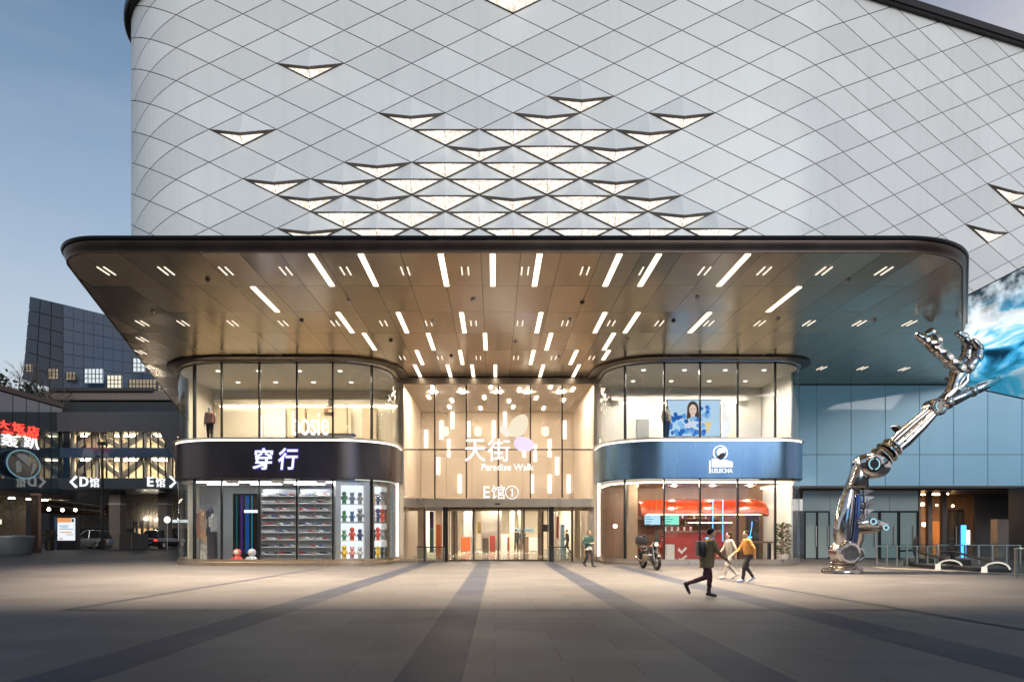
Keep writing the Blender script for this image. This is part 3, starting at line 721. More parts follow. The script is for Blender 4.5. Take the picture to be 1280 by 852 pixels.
# ------------------------------------------------------------------ glass entrance hall
EY = 36.3
hall = thing('entrance_hall', (.19, EY, 0), 'tall glazed mall entrance between the two corner shops, with glass doors below', 'entrance')
XL, XR = -4.80, 5.26
for x0, x1 in ((-5.05, XL), (XR, 5.43)): MB().bbox(x0 + .003, x1, EY - .16, EY + .16, 0, 9.45, .02).build('side_column', CHAMP, hall)
MB().bbox(-5.04, 5.42, EY - .22, EY + .16, 9.36, 9.70, .02).build('head_beam', CHAMP, hall)
MB().bbox(XL, XR, EY - .3, EY + .3, 2.88, 3.34, .02).build('door_beam', CHAMP, hall)
MB().box(.02, .3, EY - .34, EY - .3, 3.0, 3.08).build('sensor', BLACKP, hall)
mx_ = [WX(p, EY) for p in (506, 543.5, 583, 623, 663, 702.6, 741.5)]
zt = WZ(561.6, EY)
for a, b in zip(mx_, mx_[1:]):
    for z0, z1 in ((3.34, zt - .03), (zt + .03, 9.36)):
        MB().poly([(a + .03, EY, z0), (b - .03, EY, z0), (b - .03, EY, z1), (a + .03, EY, z1)]).build('glass_pane', GLASS_H, hall)
for x in mx_[1:-1]: MB().box(x - .035, x + .035, EY - .08, EY + .12, 3.342, 9.358).build('mullion', DARKMET, hall)
MB().box(XL, XR, EY - .06, EY + .1, zt - .029, zt + .029).build('transom', DARKMET, hall)
# doors: side screens, two dark posts, four sliding leaves
posts = [WX(531, EY), WX(557, EY), WX(689, EY), WX(715, EY)]
for x, w, m in ((posts[0], .05, DARKMET), (posts[1], .13, BLACKMET), (posts[2], .13, BLACKMET), (posts[3], .05, DARKMET)):
    MB().bbox(x - w, x + w, EY - .2, EY + .2, 0, 2.879, .015).build('door_post', m, hall)
lx = [WX(p, EY) for p in (561, 591.8, 623, 655, 685)]
for a, b in zip(lx, lx[1:]):
    dl = MB().poly([(a + .04, EY - .02, .1), (b - .04, EY - .02, .1), (b - .04, EY - .02, 2.78), (a + .04, EY - .02, 2.78)]).build('door', GLASS_H, hall)
    f = MB()
    f.box(a + .002, a + .04, EY - .05, EY + .02, .02, 2.86); f.box(b - .04, b - .002, EY - .05, EY + .02, .02, 2.86)
    f.box(a + .041, b - .041, EY - .05, EY + .02, .02, .1); f.box(a + .041, b - .041, EY - .05, EY + .02, 2.78, 2.86)
    f.build('door_frame', DARKMET, dl)
for a, b in ((XL, posts[0] - .05), (posts[0] + .05, posts[1] - .15), (posts[2] + .15, posts[3] - .05), (posts[3] + .05, XR)):
    MB().poly([(a, EY, .06), (b, EY, .06), (b, EY, 2.87), (a, EY, 2.87)]).build('glass_pane', GLASS_H, hall)
    MB().box(a, b, EY - .03, EY + .03, .002, .06).build('threshold', CHAMP, hall)
# interior of the hall
MB().box(-5.0, 5.38, EY + .3, 58, -.02, .012).build('floor', STONEF, hall)
MB().box(-5.04, -4.94, EY + .2, 45.9, .012, 9.66).build('side_wall', BEIGE, hall)
MB().box(5.32, 5.42, EY + .2, 45.9, .012, 9.66).build('side_wall', BEIGE, hall)
MB().box(-5.04, 5.42, EY + .2, 46.1, 9.55, 9.70).build('ceiling', BEIGE, hall)
bw = MB()
for k in range(6):
    x0 = -4.93 + k * 1.708
    bw.box(x0 + .01, x0 + 1.698, 45.9, 46.05, 3.7, 6.6); bw.box(x0 + .01, x0 + 1.698, 45.9, 46.05, 6.62, 9.54)
bw.build('back_wall', BEIGE, hall)
MB().box(-5.0, 5.38, 46.06, 46.2, 3.7, 9.6).build('wall_core', LIP, hall)
MB().box(-5.0, 5.38, 45.85, 58, 3.55, 3.69).build('gallery_soffit', WHITEP, hall)
for x, a, b in ((160, 295, 362), (218, 260, 330), (260, 215, 290), (246, 330, 398), (322, 262, 320), (206, 398, 465), (288, 465, 535), (417, 260, 325),
                (460, 225, 290), (533, 330, 398), (575, 350, 415), (630, 330, 398), (687, 260, 328), (659, 398, 465), (563, 465, 535), (630, 465, 535), (702, 465, 535)):
    px = x * .3288 + 480; MB().box(WX(px, 45.8) - .11, WX(px, 45.8) + .11, 45.78, 45.9, WZ(440 + b * .3288, 45.8), WZ(440 + a * .3288, 45.8)).build('wall_light', EDGEL, hall)
for x, y in ((-3.4, 37.6), (-1.9, 38.6), (-.2, 37.6), (1.4, 38.4), (3.1, 37.5), (4.4, 38.3), (-3.9, 40.5), (-2.6, 41.6), (-.6, 40.6), (.9, 41.8), (2.5, 40.8), (4.2, 41.5), (-2.9, 43.8), (-.9, 44.3), (1.2, 43.8), (3.2, 44.3)):
    lamp_panel(hall, x - .07, x + .07, y - .5, y + .5, 9.548, CEILH)
for x in (-3.3, -1.1, 1.2, 3.4):      # round wall lamps under the ceiling
    m = MB(); m.lathe([(.02, 8.55), (.22, 8.5), (.26, 8.2), (.2, 7.95), (.03, 7.9)], (x, 45.6, 0), 14); m.build('wall_lamp', EM('lamp glow %d' % int(x * 10), (1, .84, .62), 1.6), hall, smooth=True)
CEILFAR = EM('far hall light', (1, .87, .68), 270)
for x in (-3.5, -1.8, .2, 1.9, 3.8):
    for y in (39, 48, 51, 54): lamp_panel(hall, x - .2, x + .2, y - .2, y + .2, 3.548 if y > 46 else 9.548, CEILFAR if y > 46 else CEILL)
vy = 39.0
for px in (523, 552, 568, 594, 623, 652, 678, 694, 724):
    x = WX(px, vy); MB().box(x - .035, x + .035, vy - .05, vy + .05, .013, 2.75).build('vestibule_post', DARKMET if px in (568, 678) else CHAMP, hall)
MB().box(-4.9, 5.3, vy - .08, vy + .08, 2.752, 2.98).build('vestibule_beam', CHAMP, hall)
MB().box(-4.9, 5.3, EY + .35, vy - .1, 2.99, 3.05).build('vestibule_ceiling', WHITEP, hall)
for px0, px1 in ((569, 593), (653, 677)): MB().poly([(WX(px0, vy), vy, .03), (WX(px1, vy), vy, .03), (WX(px1, vy), vy, 2.75), (WX(px0, vy), vy, 2.75)]).build('vestibule_glass', GLASS_H, hall)
# the mall beyond the doors: columns, end wall, shop fronts
for px, Y, w, m in ((527, 41.0, .16, CHAMP), (549, 47, .2, BEIGE), (568, 47, .22, LIP), (585, 55, .35, GREYW), (614, 54, .8, STEEL), (640, 52, .18, BEIGE), (650, 56, .2, CHAMP), (676, 46.5, .2, LIP), (694, 49, .2, BEIGE), (722, 41, .16, CHAMP)):
    x = WX(px, Y); MB().bbox(x - w, x + w, Y, Y + .5, .013, 3.54, .02).build('column', m, hall)
MB().box(-5.0, 5.38, 57.9, 58.1, 0, 3.6).build('end_wall', CREAM, hall)
MB().box(-5.1, -5.0, 46, 58, 0, 3.6).build('side_wall', CREAM, hall); MB().box(5.38, 5.48, 46, 58, 0, 3.6).build('side_wall', CREAM, hall)
ORANGE = PM('orange counter', (.42, .10, .03), .4); PURPLE = PM('purple banner', (.12, .05, .30), .6); TEAL = PM('teal banner', (.06, .20, .26), .6)
REDP = PM('red display', (.26, .04, .03), .5, var=.4, scale=5); YEL = PM('yellow display', (.36, .24, .05), .5, var=.4, scale=5); SKYB = PM('pale blue display', (.22, .36, .46), .5, var=.3, scale=4)
def block(name, label, cat, px0, px1, py0, py1, Y, d, m, group=None):
    z0 = .014 if name in ('counter', 'display_stand', 'white_counter', 'clothes_rack') else WZ(py1, Y)
    o = MB().bbox(WX(px0, Y), WX(px1, Y), Y, Y + d, z0, WZ(py0, Y), .03).build(name, m); return tag(o, label, cat, group)
for px0, px1, py0, py1, Y, mm, lab in ((588, 594, 672, 680, 49, GREYW, 'grey merchandise shelf left of the yellow display in the hall'), (626, 634, 668, 680, 50, WHITEP, 'white merchandise shelf just right of the hall centre'), (634, 640, 671, 680, 55, REDP, 'low red stand far back right of the hall centre'), (656, 661, 670, 681, 51, WOOD, 'brown timber stand behind the walking pair'), (545, 551, 655, 683, 44, ORANGE, 'orange poster stand behind the left door post'), (701, 706, 655, 684, 44, SKYB, 'pale blue poster stand behind the right door post'), (603, 611, 672, 681, 48, STONEC, 'low brown bench in the hall left of centre')):
    block('display_stand', lab, 'display', px0, px1, py0, py1, Y, .4, mm)
block('counter', 'orange reception counter seen through the mall doors', 'counter', 576, 588, 671, 681, 52.0, .8, ORANGE)
b_ = thing('banner', (WX(539.5, 38.3), 38.3, .02), 'tall banner, purple above and teal below, behind the left door post', 'banner')
MB().bbox(WX(537, 38.3), WX(542, 38.3), 38.3, 38.36, WZ(660, 38.3), WZ(639, 38.3), .01).build('upper_panel', PURPLE, b_)
MB().bbox(WX(537, 38.3), WX(542, 38.3), 38.3, 38.36, WZ(690, 38.3), WZ(660, 38.3) - .01, .01).build('lower_panel', TEAL, b_)
block('wall_poster', 'yellow poster on the far wall inside the mall hall', 'poster', 597, 606, 652, 666, 57.6, .06, YEL)
block('display_stand', 'red and brown display stand in the mall hall, left of centre door', 'display', 612, 619, 669, 679, 51, .4, REDP)
block('display_screen', 'long pale blue display hanging above the shop counters inside', 'screen', 640, 668, 660, 664, 54, .2, SKYB)
block('red_banner', 'narrow red banner hanging beside the right door post', 'banner', 695.5, 698.5, 645, 672, 42, .05, REDP)
block('black_screen', 'black wall screen seen through the right side of the doors', 'screen', 678, 686, 655, 664, 45.0, .12, BLACKP)
block('white_counter', 'white counter deep in the hall right of the walking pair', 'counter', 660, 676, 672, 680, 53, .6, WHITEP)
block('dark_panel', 'dark grey shop panel on the far wall left in the hall', 'panel', 579, 587, 649, 670, 57.5, .1, GREYW)
# railings flanking the doors
def railing(x0, x1, y, label):
    r_ = thing('railing', ((x0 + x1) / 2, y, 0), label, 'railing', None)
    MB().cyl((x0, y, .78), (x1, y, .78), .03, n=8).build('handrail', BLACKMET, r_)
    n = 4
    for k in range(n):
        x = x0 + .03 + (x1 - x0 - .06) * k / (n - 1)
        MB().cyl((x, y, 0), (x, y, .77), .02, n=8).build('post', STEEL, r_)
    MB().poly([(x0 + .05, y, .08), (x1 - .05, y, .08), (x1 - .05, y, .7), (x0 + .05, y, .7)]).build('glass_panel', GLASS_RAIL, r_)
railing(WX(521, 35.6), WX(556, 35.6), 35.6, 'low railing with dark handrail in front of the left side doors')
railing(WX(684, 35.6), WX(712, 35.6), 35.6, 'low railing with dark handrail in front of the right side doors')
# mall name: two characters, three petals, latin name, hall letter
nm = thing('mall_name_sign', (.1, EY - .3, 4.2), 'white glowing mall name with petals hung before the entrance glass', 'sign')
SY = EY - .35
def TX(body, px0, px1, py0, py1, name, off=.0, m=SIGNW): return text_mesh(name, body, WX(px0, SY), WX(px1, SY), WZ(py1, SY), WZ(py0, SY), SY, m, nm, depth=.12, offset=off)
TX('天', 581, 607, 549, 576.5, 'character', .004); TX('街', 609.5, 637.5, 548.5, 576.5, 'character', .004)
TX('Paradise Walk', 602, 667, 579.5, 587.5, 'latin_name', .008)
def petal(cx, cy_, a, b, rot, m):
    pts = []
    for k in range(28):
        t = 2 * math.pi * k / 28; u = a * math.cos(t); v = b * math.sin(t) * (1 - .12 * math.cos(t)); c_, s_ = math.cos(R(rot)), math.sin(R(rot))
        pts.append(Vector((WX(cx + u * c_ - v * s_, SY), SY, WZ(cy_ + u * s_ + v * c_, SY))))
    mb = MB(); n = len(pts); off = Vector((0, -.12, 0))
    mb.add([p + off for p in pts] + pts, [list(range(n)), [n + i for i in range(n)][::-1]] + [(i, n + i, n + (i + 1) % n, (i + 1) % n) for i in range(n)])
    mb.build('petal', m, nm)
petal(648.5, 532, 15.5, 10.5, -58, EM('cream petal', (1, .88, .66), .95)); petal(631, 538.5, 8.2, 4.9, 58, EM('pale cream petal', (1, .90, .78), 1.0))
petal(655, 555, 13.2, 8.8, 12, EM('lilac petal', (.93, .80, 1.0), 1.0))
he = thing('hall_letter_sign', (.1, EY - .3, 3.4), 'white glowing letter E, a hall character and ringed 1 above the doors', 'sign')
nm2 = nm; nm = he
TX('E', 604.5, 612, 607.5, 622, 'letter', .006); TX('馆', 614.5, 631, 606, 623.5, 'character', .002)
_n = lambda x, y: Vector((WX(x, SY - .06), SY - .06, WZ(y, SY - .06))); MB().tube([_n(637.9, 612.3), _n(640.3, 610.3), _n(640.3, 619.8)], .03, 6).build('numeral', SIGNW, he)
mb = MB(); mb.tube([Vector((WX(640 + 8 * math.cos(R(a)), SY - .06), SY - .06, WZ(615 + 8 * math.sin(R(a)), SY - .06))) for a in range(0, 361, 15)], .026, 6); mb.build('numeral_ring', SIGNW, he)
nm = nm2

# ------------------------------------------------------------------ blue glass side wing
BY = 38.0
wing = thing('side_wing', (23, BY, 0), 'low blue frosted glass wing right of the tea shop, doors set back beneath', 'building')
wx = [WX(1021 + 42.7 * k, BY) for k in range(-1, 12)]; zt2 = WZ(568, BY)
for a, b in zip(wx, wx[1:]):
    for z0, z1 in ((4.12, zt2 - .02), (zt2 + .02, CZ - .04)):
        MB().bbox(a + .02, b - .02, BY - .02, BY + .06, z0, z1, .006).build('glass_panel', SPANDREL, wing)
MB().box(wx[0], wx[-1], BY + .02, BY + .4, 4.1, CZ + .5).build('backing_wall', BACKING, wing)
MB().bbox(wx[0], wx[-1], BY - .08, BY + .3, 3.98, 4.098, .01).build('sill_beam', DARKMET, wing)
MB().box(wx[0], wx[-1], BY - .06, BY + .3, CZ - .038, CZ - .002).build('head_trim', DARKMET, wing)
MB().box(wx[0], wx[-1], BY + .3, 50, 3.9, 4.0).build('recess_ceiling', DARKMET, wing)
GW = 39.3
GREYGL = PM('grey green glass door', (.26, .34, .34), .16, .0, .1, .4, coat=.5, emit=(.5, .6, .58), es=.07)  # slight emission put into the door glass to make it read as lit
GREYPAN = PM('grey green wall glass', (.30, .38, .39), .25, .0, .1, .4, coat=.4, emit=(.5, .6, .6), es=.06)  # same slight emission added to brighten the wall glass
for a, b in ((1004, 1037.5), (1037.5, 1074), (1075, 1112), (1112, 1148)):
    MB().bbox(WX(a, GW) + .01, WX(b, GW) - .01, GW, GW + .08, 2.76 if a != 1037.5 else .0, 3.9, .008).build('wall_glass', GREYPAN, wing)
def gdoor(a, b, m=GREYGL, Y=GW, h=2.7):
    dd = MB().bbox(WX(a, Y) + .05, WX(b, Y) - .05, Y + .02, Y + .07, .05, h - .03, .008).build('door', m, wing)
    f = MB(); xa, xb = WX(a, Y), WX(b, Y)
    f.box(xa + .002, xa + .05, Y - .03, Y + .1, 0, h); f.box(xb - .05, xb - .002, Y - .03, Y + .1, 0, h); f.box(xa + .051, xb - .051, Y - .03, Y + .1, h - .03, h + .04)
    f.build('door_frame', BLACKMET, dd)
    MB().box((xa + xb) / 2 + .25, (xa + xb) / 2 + .3, Y - .08, Y - .04, .7, 1.9).build('handle', STEEL, dd)
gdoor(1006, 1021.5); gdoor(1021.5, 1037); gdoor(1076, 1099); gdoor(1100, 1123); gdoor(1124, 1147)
# warm lobby and dark opening further right
MB().box(WX(1150, 45.5), WX(1218, 45.5), 45.5, 45.6, 0, 3.9).build('lobby_wall', WOOD, wing)
MB().box(WX(1218, 44), WX(1300, 44), 44, 44.1, 0, 3.9).build('dark_wall', DARKW, wing)
MB().box(WX(1149, GW), WX(1149, GW) + .1, GW, 45.5, 0, 3.9).build('lobby_side', WOOD, wing)
for px in (1163, 1181): MB().bbox(WX(px, 41) - .12, WX(px, 41) + .12, 41, 41.3, 0, 3.9, .01).build('column', LIP, wing)
for px, py, r in ((1153, 630, .12), (1155, 655, .14), (1171, 631, .07), (1191, 632, .08)):
    MB().ball(W(px, py, 43.5), r).build('hanging_lamp', EM('warm lamp %d' % px, (1, .62, .25), 16), wing, smooth=True)
MB().bbox(WX(1166, 44.8), WX(1180, 44.8), 44.8, 45.3, .02, 2.2, .02).build('lobby_panel', PM('orange wood panel', (.42, .17, .05), .4, emit=(1, .4, .1), es=.12), wing)  # wood given a faint glow of its own in place of warm light
lamp_panel(wing, WX(1155, 43), WX(1175, 43), 42.2, 43.4, 3.898, EM('warm lobby light', (1, .68, .38), 85))
for a, b in ((1184, 1194), (1196, 1205)):
    gdoor(a, b, PM('bronze glass door %d' % a, (.12, .09, .06), .15, .4), 43.0, 2.9)
MB().bbox(WX(1247, 41.5), WX(1268, 41.5), 41.5, 42.1, 0, 2.3, .03).build('store_box', STONEC, wing)
block('totem_screen', 'upright blue and white screen standing in the dark lobby of the side wing', 'screen', 1204.5, 1208, 656, 700, 41.0, .25, NEONB)
block('lobby_screen', 'bright white lit panel beside the blue totem screen', 'screen', 1208.3, 1213, 662, 681, 41.1, .2, SIGNW)
for px in (1271,):
    MB().bbox(WX(px, 37.2), WX(px, 37.2) + 1.4, 36.6, 37.8, 0, 3.97, .02).build('corner_column', PM('dark blue column', (.05, .06, .08), .5), wing)

# ------------------------------------------------------------------ LED wall at the right
led = thing('led_screen', (21, 27.0, 7.5), 'huge slanted led screen showing blue and white rushing water', 'screen')
A = [W(1203, 373, 27.9), W(1203, 481, 27.9), W(1400, 523, 22.5), W(1400, 273, 22.5)]
nrm = (A[1] - A[0]).cross(A[2] - A[0]).normalized()
if nrm.y > 0: nrm = -nrm
MB().poly([p for p in A]).build('picture', LEDPIC, led)
c_ = sum(A, Vector()) / 4
fr = MB(); ins = [lerp(p, c_, -.022) for p in A]
front = [p - nrm * .012 for p in ins]; back = [p - nrm * .55 for p in ins]
fr.add(front + back, [(0, 1, 2, 3), (7, 6, 5, 4)] + [(i, 4 + i, 4 + (i + 1) % 4, (i + 1) % 4) for i in range(4)])
fr.build('cabinet', BLACKMET, led)
MB().tube([c_ - nrm * .5, c_ - nrm * 2 + Vector((1.5, 5, 1.5))], .3, 8).build('bracket', BLACKMET, led)
# ------------------------------------------------------------------ chrome robot arm sculpture
QY = 26.7
def Q(px, py, dy=0.0): 
    p = W(px, py, QY); p.y += dy; return p
QS = QY / FOC
arm = thing('robot_arm_sculpture', Q(1056, 716), 'giant chrome mechanical arm rising from an ankle base to an open hand by the screen', 'sculpture')
def part(name, m, parent=None, mats=CHROME, smooth=True): return m.build(name, mats, parent or arm, smooth=smooth)
def disc_y(mb, px, py, r, dy0, dy1, bev=.04, n=28, ry=1.0):
    """short drum whose axis points at the viewer's side (along Y)"""
    c = Q(px, py); prof = [(.02, dy1), (r - bev, dy1), (r, dy1 - bev), (r, dy0 + bev), (r - bev, dy0), (.02, dy0)]
    rings = []
    for rr, d in prof: rings.append([Vector((c.x + rr * math.cos(2 * math.pi * k / n), c.y + d, c.z + rr * ry * math.sin(2 * math.pi * k / n))) for k in range(n)])
    mb.loft(rings[::-1]); return mb
def torus_y(mb, px, py, r, t, dy, ry=1.0, n=32, a0=0, a1=360):
    c = Q(px, py); pts = [Vector((c.x + r * math.cos(R(a)), c.y + dy, c.z + r * ry * math.sin(R(a)))) for a in [a0 + (a1 - a0) * k / n for k in range(n + 1)]]
    mb.tube(pts, t, 8); return mb
def oval_plate(px, py, rx, ry, h, dy=0, m=CHROME_DK):
    c = W(px, py, QY); mb = MB(); c.z = 0; prof = [(1, 0), (1, h * .6), (.94, h), (.02, h)]; n = 32
    mb.loft([[Vector((c.x + rx * f * math.cos(2 * math.pi * k / n), QY + dy + ry * f * math.sin(2 * math.pi * k / n), z)) for k in range(n)] for f, z in prof])
    return part('base_plate', mb, mats=m)
mb = MB()
for k in range(14): a = 2 * math.pi * k / 14; q = W(1051, 716, QY); mb = MB(); mb.cyl((q.x + .62 * math.cos(a), QY + .52 * math.sin(a), .13), (q.x + .62 * math.cos(a), QY + .52 * math.sin(a), .2), .04, n=6); part('anchor_bolt', mb, mats=STEEL, smooth=False)
oval_plate(1051, 716, .72, .6, .16); oval_plate(1081, 712, .5, .4, .14, 1.1)
mb = MB(); c = Q(1054, 712); c.z = 0
for r, z0, z1 in ((.52, .15, .27), (.42, .25, .36), (.48, .35, .45), (.36, .44, .56)): mb.lathe([(.02, z0), (r - .03, z0), (r, z0 + .03), (r, z1 - .03), (r - .03, z1), (.02, z1)], (c.x, QY, 0), 24)
part('base_collar', mb, mats=CHROME_DK)
def joint(px, py, r, th, glow=None, dy=0, ry=1.0):
    mb = MB(); disc_y(mb, px, py, r, -th + dy, th + dy, .1, ry=ry); j = part('joint', mb)
    m = MB(); torus_y(m, px, py, r * .74, r * .09, -th + dy - .01, ry); part('joint_ring', m, j, CHROME)
    m = MB(); disc_y(m, px, py, r * .6, -th + dy - .03, -th + dy + .02, .02, ry=ry); part('joint_cap', m, j, CHROME_DK)
    if glow:
        for a0, a1 in ((120, 240), (-60, 60)): m = MB(); torus_y(m, px, py, r * glow, r * .05, -th + dy - .05, ry, a0=a0, a1=a1); part('glow_ring', m, j, RINGB)
    return j
joint(1055.5, 690.5, .47, .42); joint(1081, 693, .32, .3, None, .8)
# lower leg: swelling tube, blue rod, rear strut
mb = MB(); P_ = [Q(1053, 684), Q(1052, 668), Q(1055, 645), Q(1059, 622), Q(1062, 612)]
mb.tube(P_, [.22, .31, .31, .26, .19], 16); part('shin_tube', mb)
mb = MB(); mb.tube([Q(1064, 686, -.1), Q(1068, 662, -.1), Q(1070, 636, -.1), Q(1071, 618, -.1)], [.12, .13, .12, .1], 10); part('blue_rod', mb, mats=CHROME_BL)
mb = MB(); mb.tube([Q(1060, 688, .1), Q(1062, 660, .1), Q(1066, 625, .1)], [.1, .12, .1], 8); part('inner_rod', mb, mats=CHROME_DK)
mb = MB(); mb.tube([Q(1082, 690, .8), Q(1084, 672, .65), Q(1081, 655, .45), Q(1075, 632, .2)], [.18, .21, .18, .12], 12); part('rear_strut', mb)
mb = MB()
for k in range(9): torus_y(mb, 1054.2 + k * .75, 676 - k * 6.6, .25 - abs(k - 3) * .006, .018, 0, .25)
part('shin_bands', mb, mats=CHROME_DK)
m = MB(); m.bbox(Q(1049, 0).x, Q(1056, 0).x, QY - .36, QY - .26, Q(0, 681).z, Q(0, 677.5).z, .02); part('yellow_mark', m, mats=PM('worn yellow paint', (.7, .42, .03), .4))
# spine of pointed fins
for k, (px, py) in enumerate(((1076, 616), (1077, 624), (1078, 632), (1077, 640))):
    mb = MB(); c0 = Q(px, py)
    for s in (-1, 1):
        a = c0; w = .52 if s > 0 else .34
        mb.add([a + Vector((0, -.22, .13)), a + Vector((0, .22, .13)), a + Vector((0, .22, -.12)), a + Vector((0, -.22, -.12)), a + Vector((s * w * .9, -.1, .10)), a + Vector((s * w * .9, .1, .10))],
               [(0, 1, 5, 4), (1, 2, 5), (2, 3, 4, 5), (3, 0, 4), (0, 3, 2, 1)] if s > 0 else [(4, 5, 1, 0), (5, 2, 1), (5, 4, 3, 2), (4, 0, 3), (1, 2, 3, 0)])
    mb.bbox(c0.x - .16, c0.x + .16, QY - .2, QY + .2, c0.z - .11, c0.z + .11, .03)
    part('spine_fin', mb, mats=CHROME if k % 2 else CHROME_DK, smooth=False)
# side piston with two lit ports
mb = MB(); mb.tube([Q(1068, 655, -.15), Q(1080, 653, -.2), Q(1094, 656, -.22), Q(1107, 655, -.2)], [.2, .25, .2, .05], 12); sp_ = part('side_piston', mb)
for px, py, r in ((1082.5, 651.5, .13), (1098, 659, .11)):
    m = MB(); disc_y(m, px, py, r, -.52, -.36, .03); part('port', m, sp_, CHROME_DK)
    m = MB(); torus_y(m, px, py, r * .8, .025, -.53); part('glow_ring', m, sp_, RINGB)
mb = MB(); mb.tube([Q(1072, 664, .1), Q(1084, 663, .1), Q(1100, 662, .05)], [.1, .12, .06], 8); part('lower_piston', mb, mats=CHROME_DK)
# neck up to the elbow
mb = MB()
prof = [(1060, 612, 13), (1064, 600, 12), (1067, 590, 12)]
def lens_body(name, pts, th, mats=CHROME, parent=None):
    """a body drawn by its side outline, real thickness, domed faces"""
    n = len(pts); cx = sum(p[0] for p in pts) / n; cy_ = sum(p[1] for p in pts) / n; mb = MB(); rings = []
    for f, d in ((.02, -th * 1.12), (.7, -th * 1.05), (.92, -th * .85), (1, -th * .45), (1, th * .45), (.92, th * .85), (.7, th * 1.05), (.02, th * 1.12)):
        rings.append([Q(cx + (p[0] - cx) * f, cy_ + (p[1] - cy_) * f, d) for p in pts])
    mb.loft(rings); return part(name, mb, parent, mats)
lens_body('neck_plate', [(1057, 611), (1078, 611), (1078, 600), (1083, 594), (1078, 584), (1068, 582), (1064, 594)], .30, CHROME_DK)
mb = MB(); mb.tube([Q(1080, 612), Q(1081, 596)], [.17, .14], 10); part('neck_rod', mb, mats=BLACKMET)
el = lens_body('elbow', [(1088.5 + 20.5 * math.cos(R(a)) * (1.0), 582 + 15.8 * math.sin(R(a)) + 1.5 * math.cos(R(a))) for a in range(0, 360, 15)], .42)
m = MB(); disc_y(m, 1083.6, 581, .31, -.52, -.40, .04); part('eye_socket', m, el, BLACKMET)
m = MB()
for a0, a1 in ((100, 250), (-80, 70)): m = MB(); torus_y(m, 1083.6, 581, .20, .024, -.53, 1.05, a0=a0, a1=a1); part('glow_ring', m, el, RINGB)
m = MB(); m.tube([Q(1092, 583, -.46), Q(1099, 579.5, -.45), Q(1103, 577, -.40)], .03, 6); part('elbow_seam', m, el, BLACKMET)
# stack of collars, then the forearm beams
def axis(p, q, t): return (lerp(p[0], q[0], t), lerp(p[1], q[1], t))
a0, a1 = (1101, 572), (1166, 512)
d_ = Vector((Q(*a1) - Q(*a0))).normalized()
for k in range(5):
    c = Q(*axis(a0, a1, .03 + k * .052)); mb = MB(); r = (.42, .34, .42, .33, .38)[k]
    mb.cyl(c - d_ * .045, c + d_ * .045, r * 1.12, r * 1.0, 20); part('collar', mb, mats=CHROME if k % 2 == 0 else CHROME_DK)
up_ = d_.cross(Vector((0, 1, 0))).normalized()
for off, dy, r, mm in ((.17, -.12, .16, CHROME_DK), (-.16, -.14, .16, CHROME), (.0, .2, .22, CHROME_DK), (.0, -.27, .07, CHROME)):
    mb = MB(); pts = [Q(*axis(a0, a1, t)) + up_ * off * f + Vector((0, dy, 0)) for t, f in ((.2, 1.05), (.4, 1.1), (.7, 1), (.95, .7))]
    mb.tube(pts, [r * .9, r * 1.15, r, r * .8], 12); part('forearm_beam', mb, mats=mm)
for t in (.36, .52, .68, .82):
    c = Q(*axis(a0, a1, t)); mb = MB(); mb.cyl(c - d_ * .035, c + d_ * .035, .35 - .08 * t, n=18); part('forearm_clamp', mb, mats=CHROME_DK)
mb = MB(); mb.tube([Q(1129, 540), Q(1121, 535.5), Q(1114, 533.5)], [.12, .16, .04], 10); part('side_nub', mb, mats=BLACKMET)
wj = joint(1168, 509.5, .37, .34, .48, ry=.92)
mb = MB(); T = Matrix.Translation(Q(1187, 495)) @ Matrix.Rotation(-math.atan2(d_.z, d_.x), 4, 'Y')
mb.bbox(-.45, .45, -.3, .3, -.2, .2, .06, T); wb = part('wrist_block', mb)
m = MB(); m.bbox(-.26, .26, -.33, -.29, -.08, .08, .02, T); part('wrist_window', m, wb, BLACKMET)
# hand: palm of rods, thumb, knuckled fingers
mb = MB(); mb.tube([Q(1189, 492), Q(1194, 478), Q(1199, 464), Q(1200, 458)], [.26, .24, .33, .28], 12)
mb.tube([Q(1193, 489, -.15), Q(1204, 478, -.15), Q(1207, 464, -.1)], [.13, .15, .12], 10); part('palm', mb)
mb = MB(); mb.tube([Q(1186, 470, .2), Q(1191, 478, .1), Q(1195, 487)], [.06, .1, .1], 8); part('palm_rod', mb, mats=CHROME_DK)
def finger(name, pts, r):
    root = None
    for k, (p, q) in enumerate(zip(pts, pts[1:])):
        P0, P1 = Q(*p), Q(*q); rr = 1.14 * r * (1 - .11 * k); mb = MB()
        mb.tube([P0, lerp(P0, P1, .2), lerp(P0, P1, .75), P1], [rr * .7, rr, rr * .85, rr * .7], 10); mb.ball(P0, rr * 1.12, n=12, m=8)
        if root is None: root = part(name, mb)
        else: part('phalanx', mb, root, CHROME if k % 2 else CHROME_DK)
        m = MB(); c = P0; m.cyl(c + Vector((0, -rr * 1.06, 0)), c + Vector((0, rr * 1.06, 0)), rr * .45, n=12); part('knuckle_pin', m, root, CHROME_DK)
    m = MB(); m.ball(Q(*pts[-1]), r * .62, n=10, m=6); part('fingertip', m, root, CHROME)
finger('thumb', [(1178, 505, -.3), (1208, 491, -.32), (1240, 476, -.3)], .2)
finger('finger', [(1197, 462, -.1), (1181, 449, -.15), (1163, 436, -.2), (1152, 428, -.25), (1142, 422, -.28)], .22)
finger('finger', [(1190, 452, .15), (1176, 438, .2), (1176, 424, .2), (1166, 414, .1), (1157, 418, .0)], .2)
finger('finger', [(1203, 459, .1), (1210, 446, .1), (1212, 434, .05), (1205, 421, .0), (1196, 418, -.1)], .22)
finger('finger', [(1206, 461, -.2), (1217, 448, -.2), (1220, 436, -.15), (1213, 428, -.2)], .19)
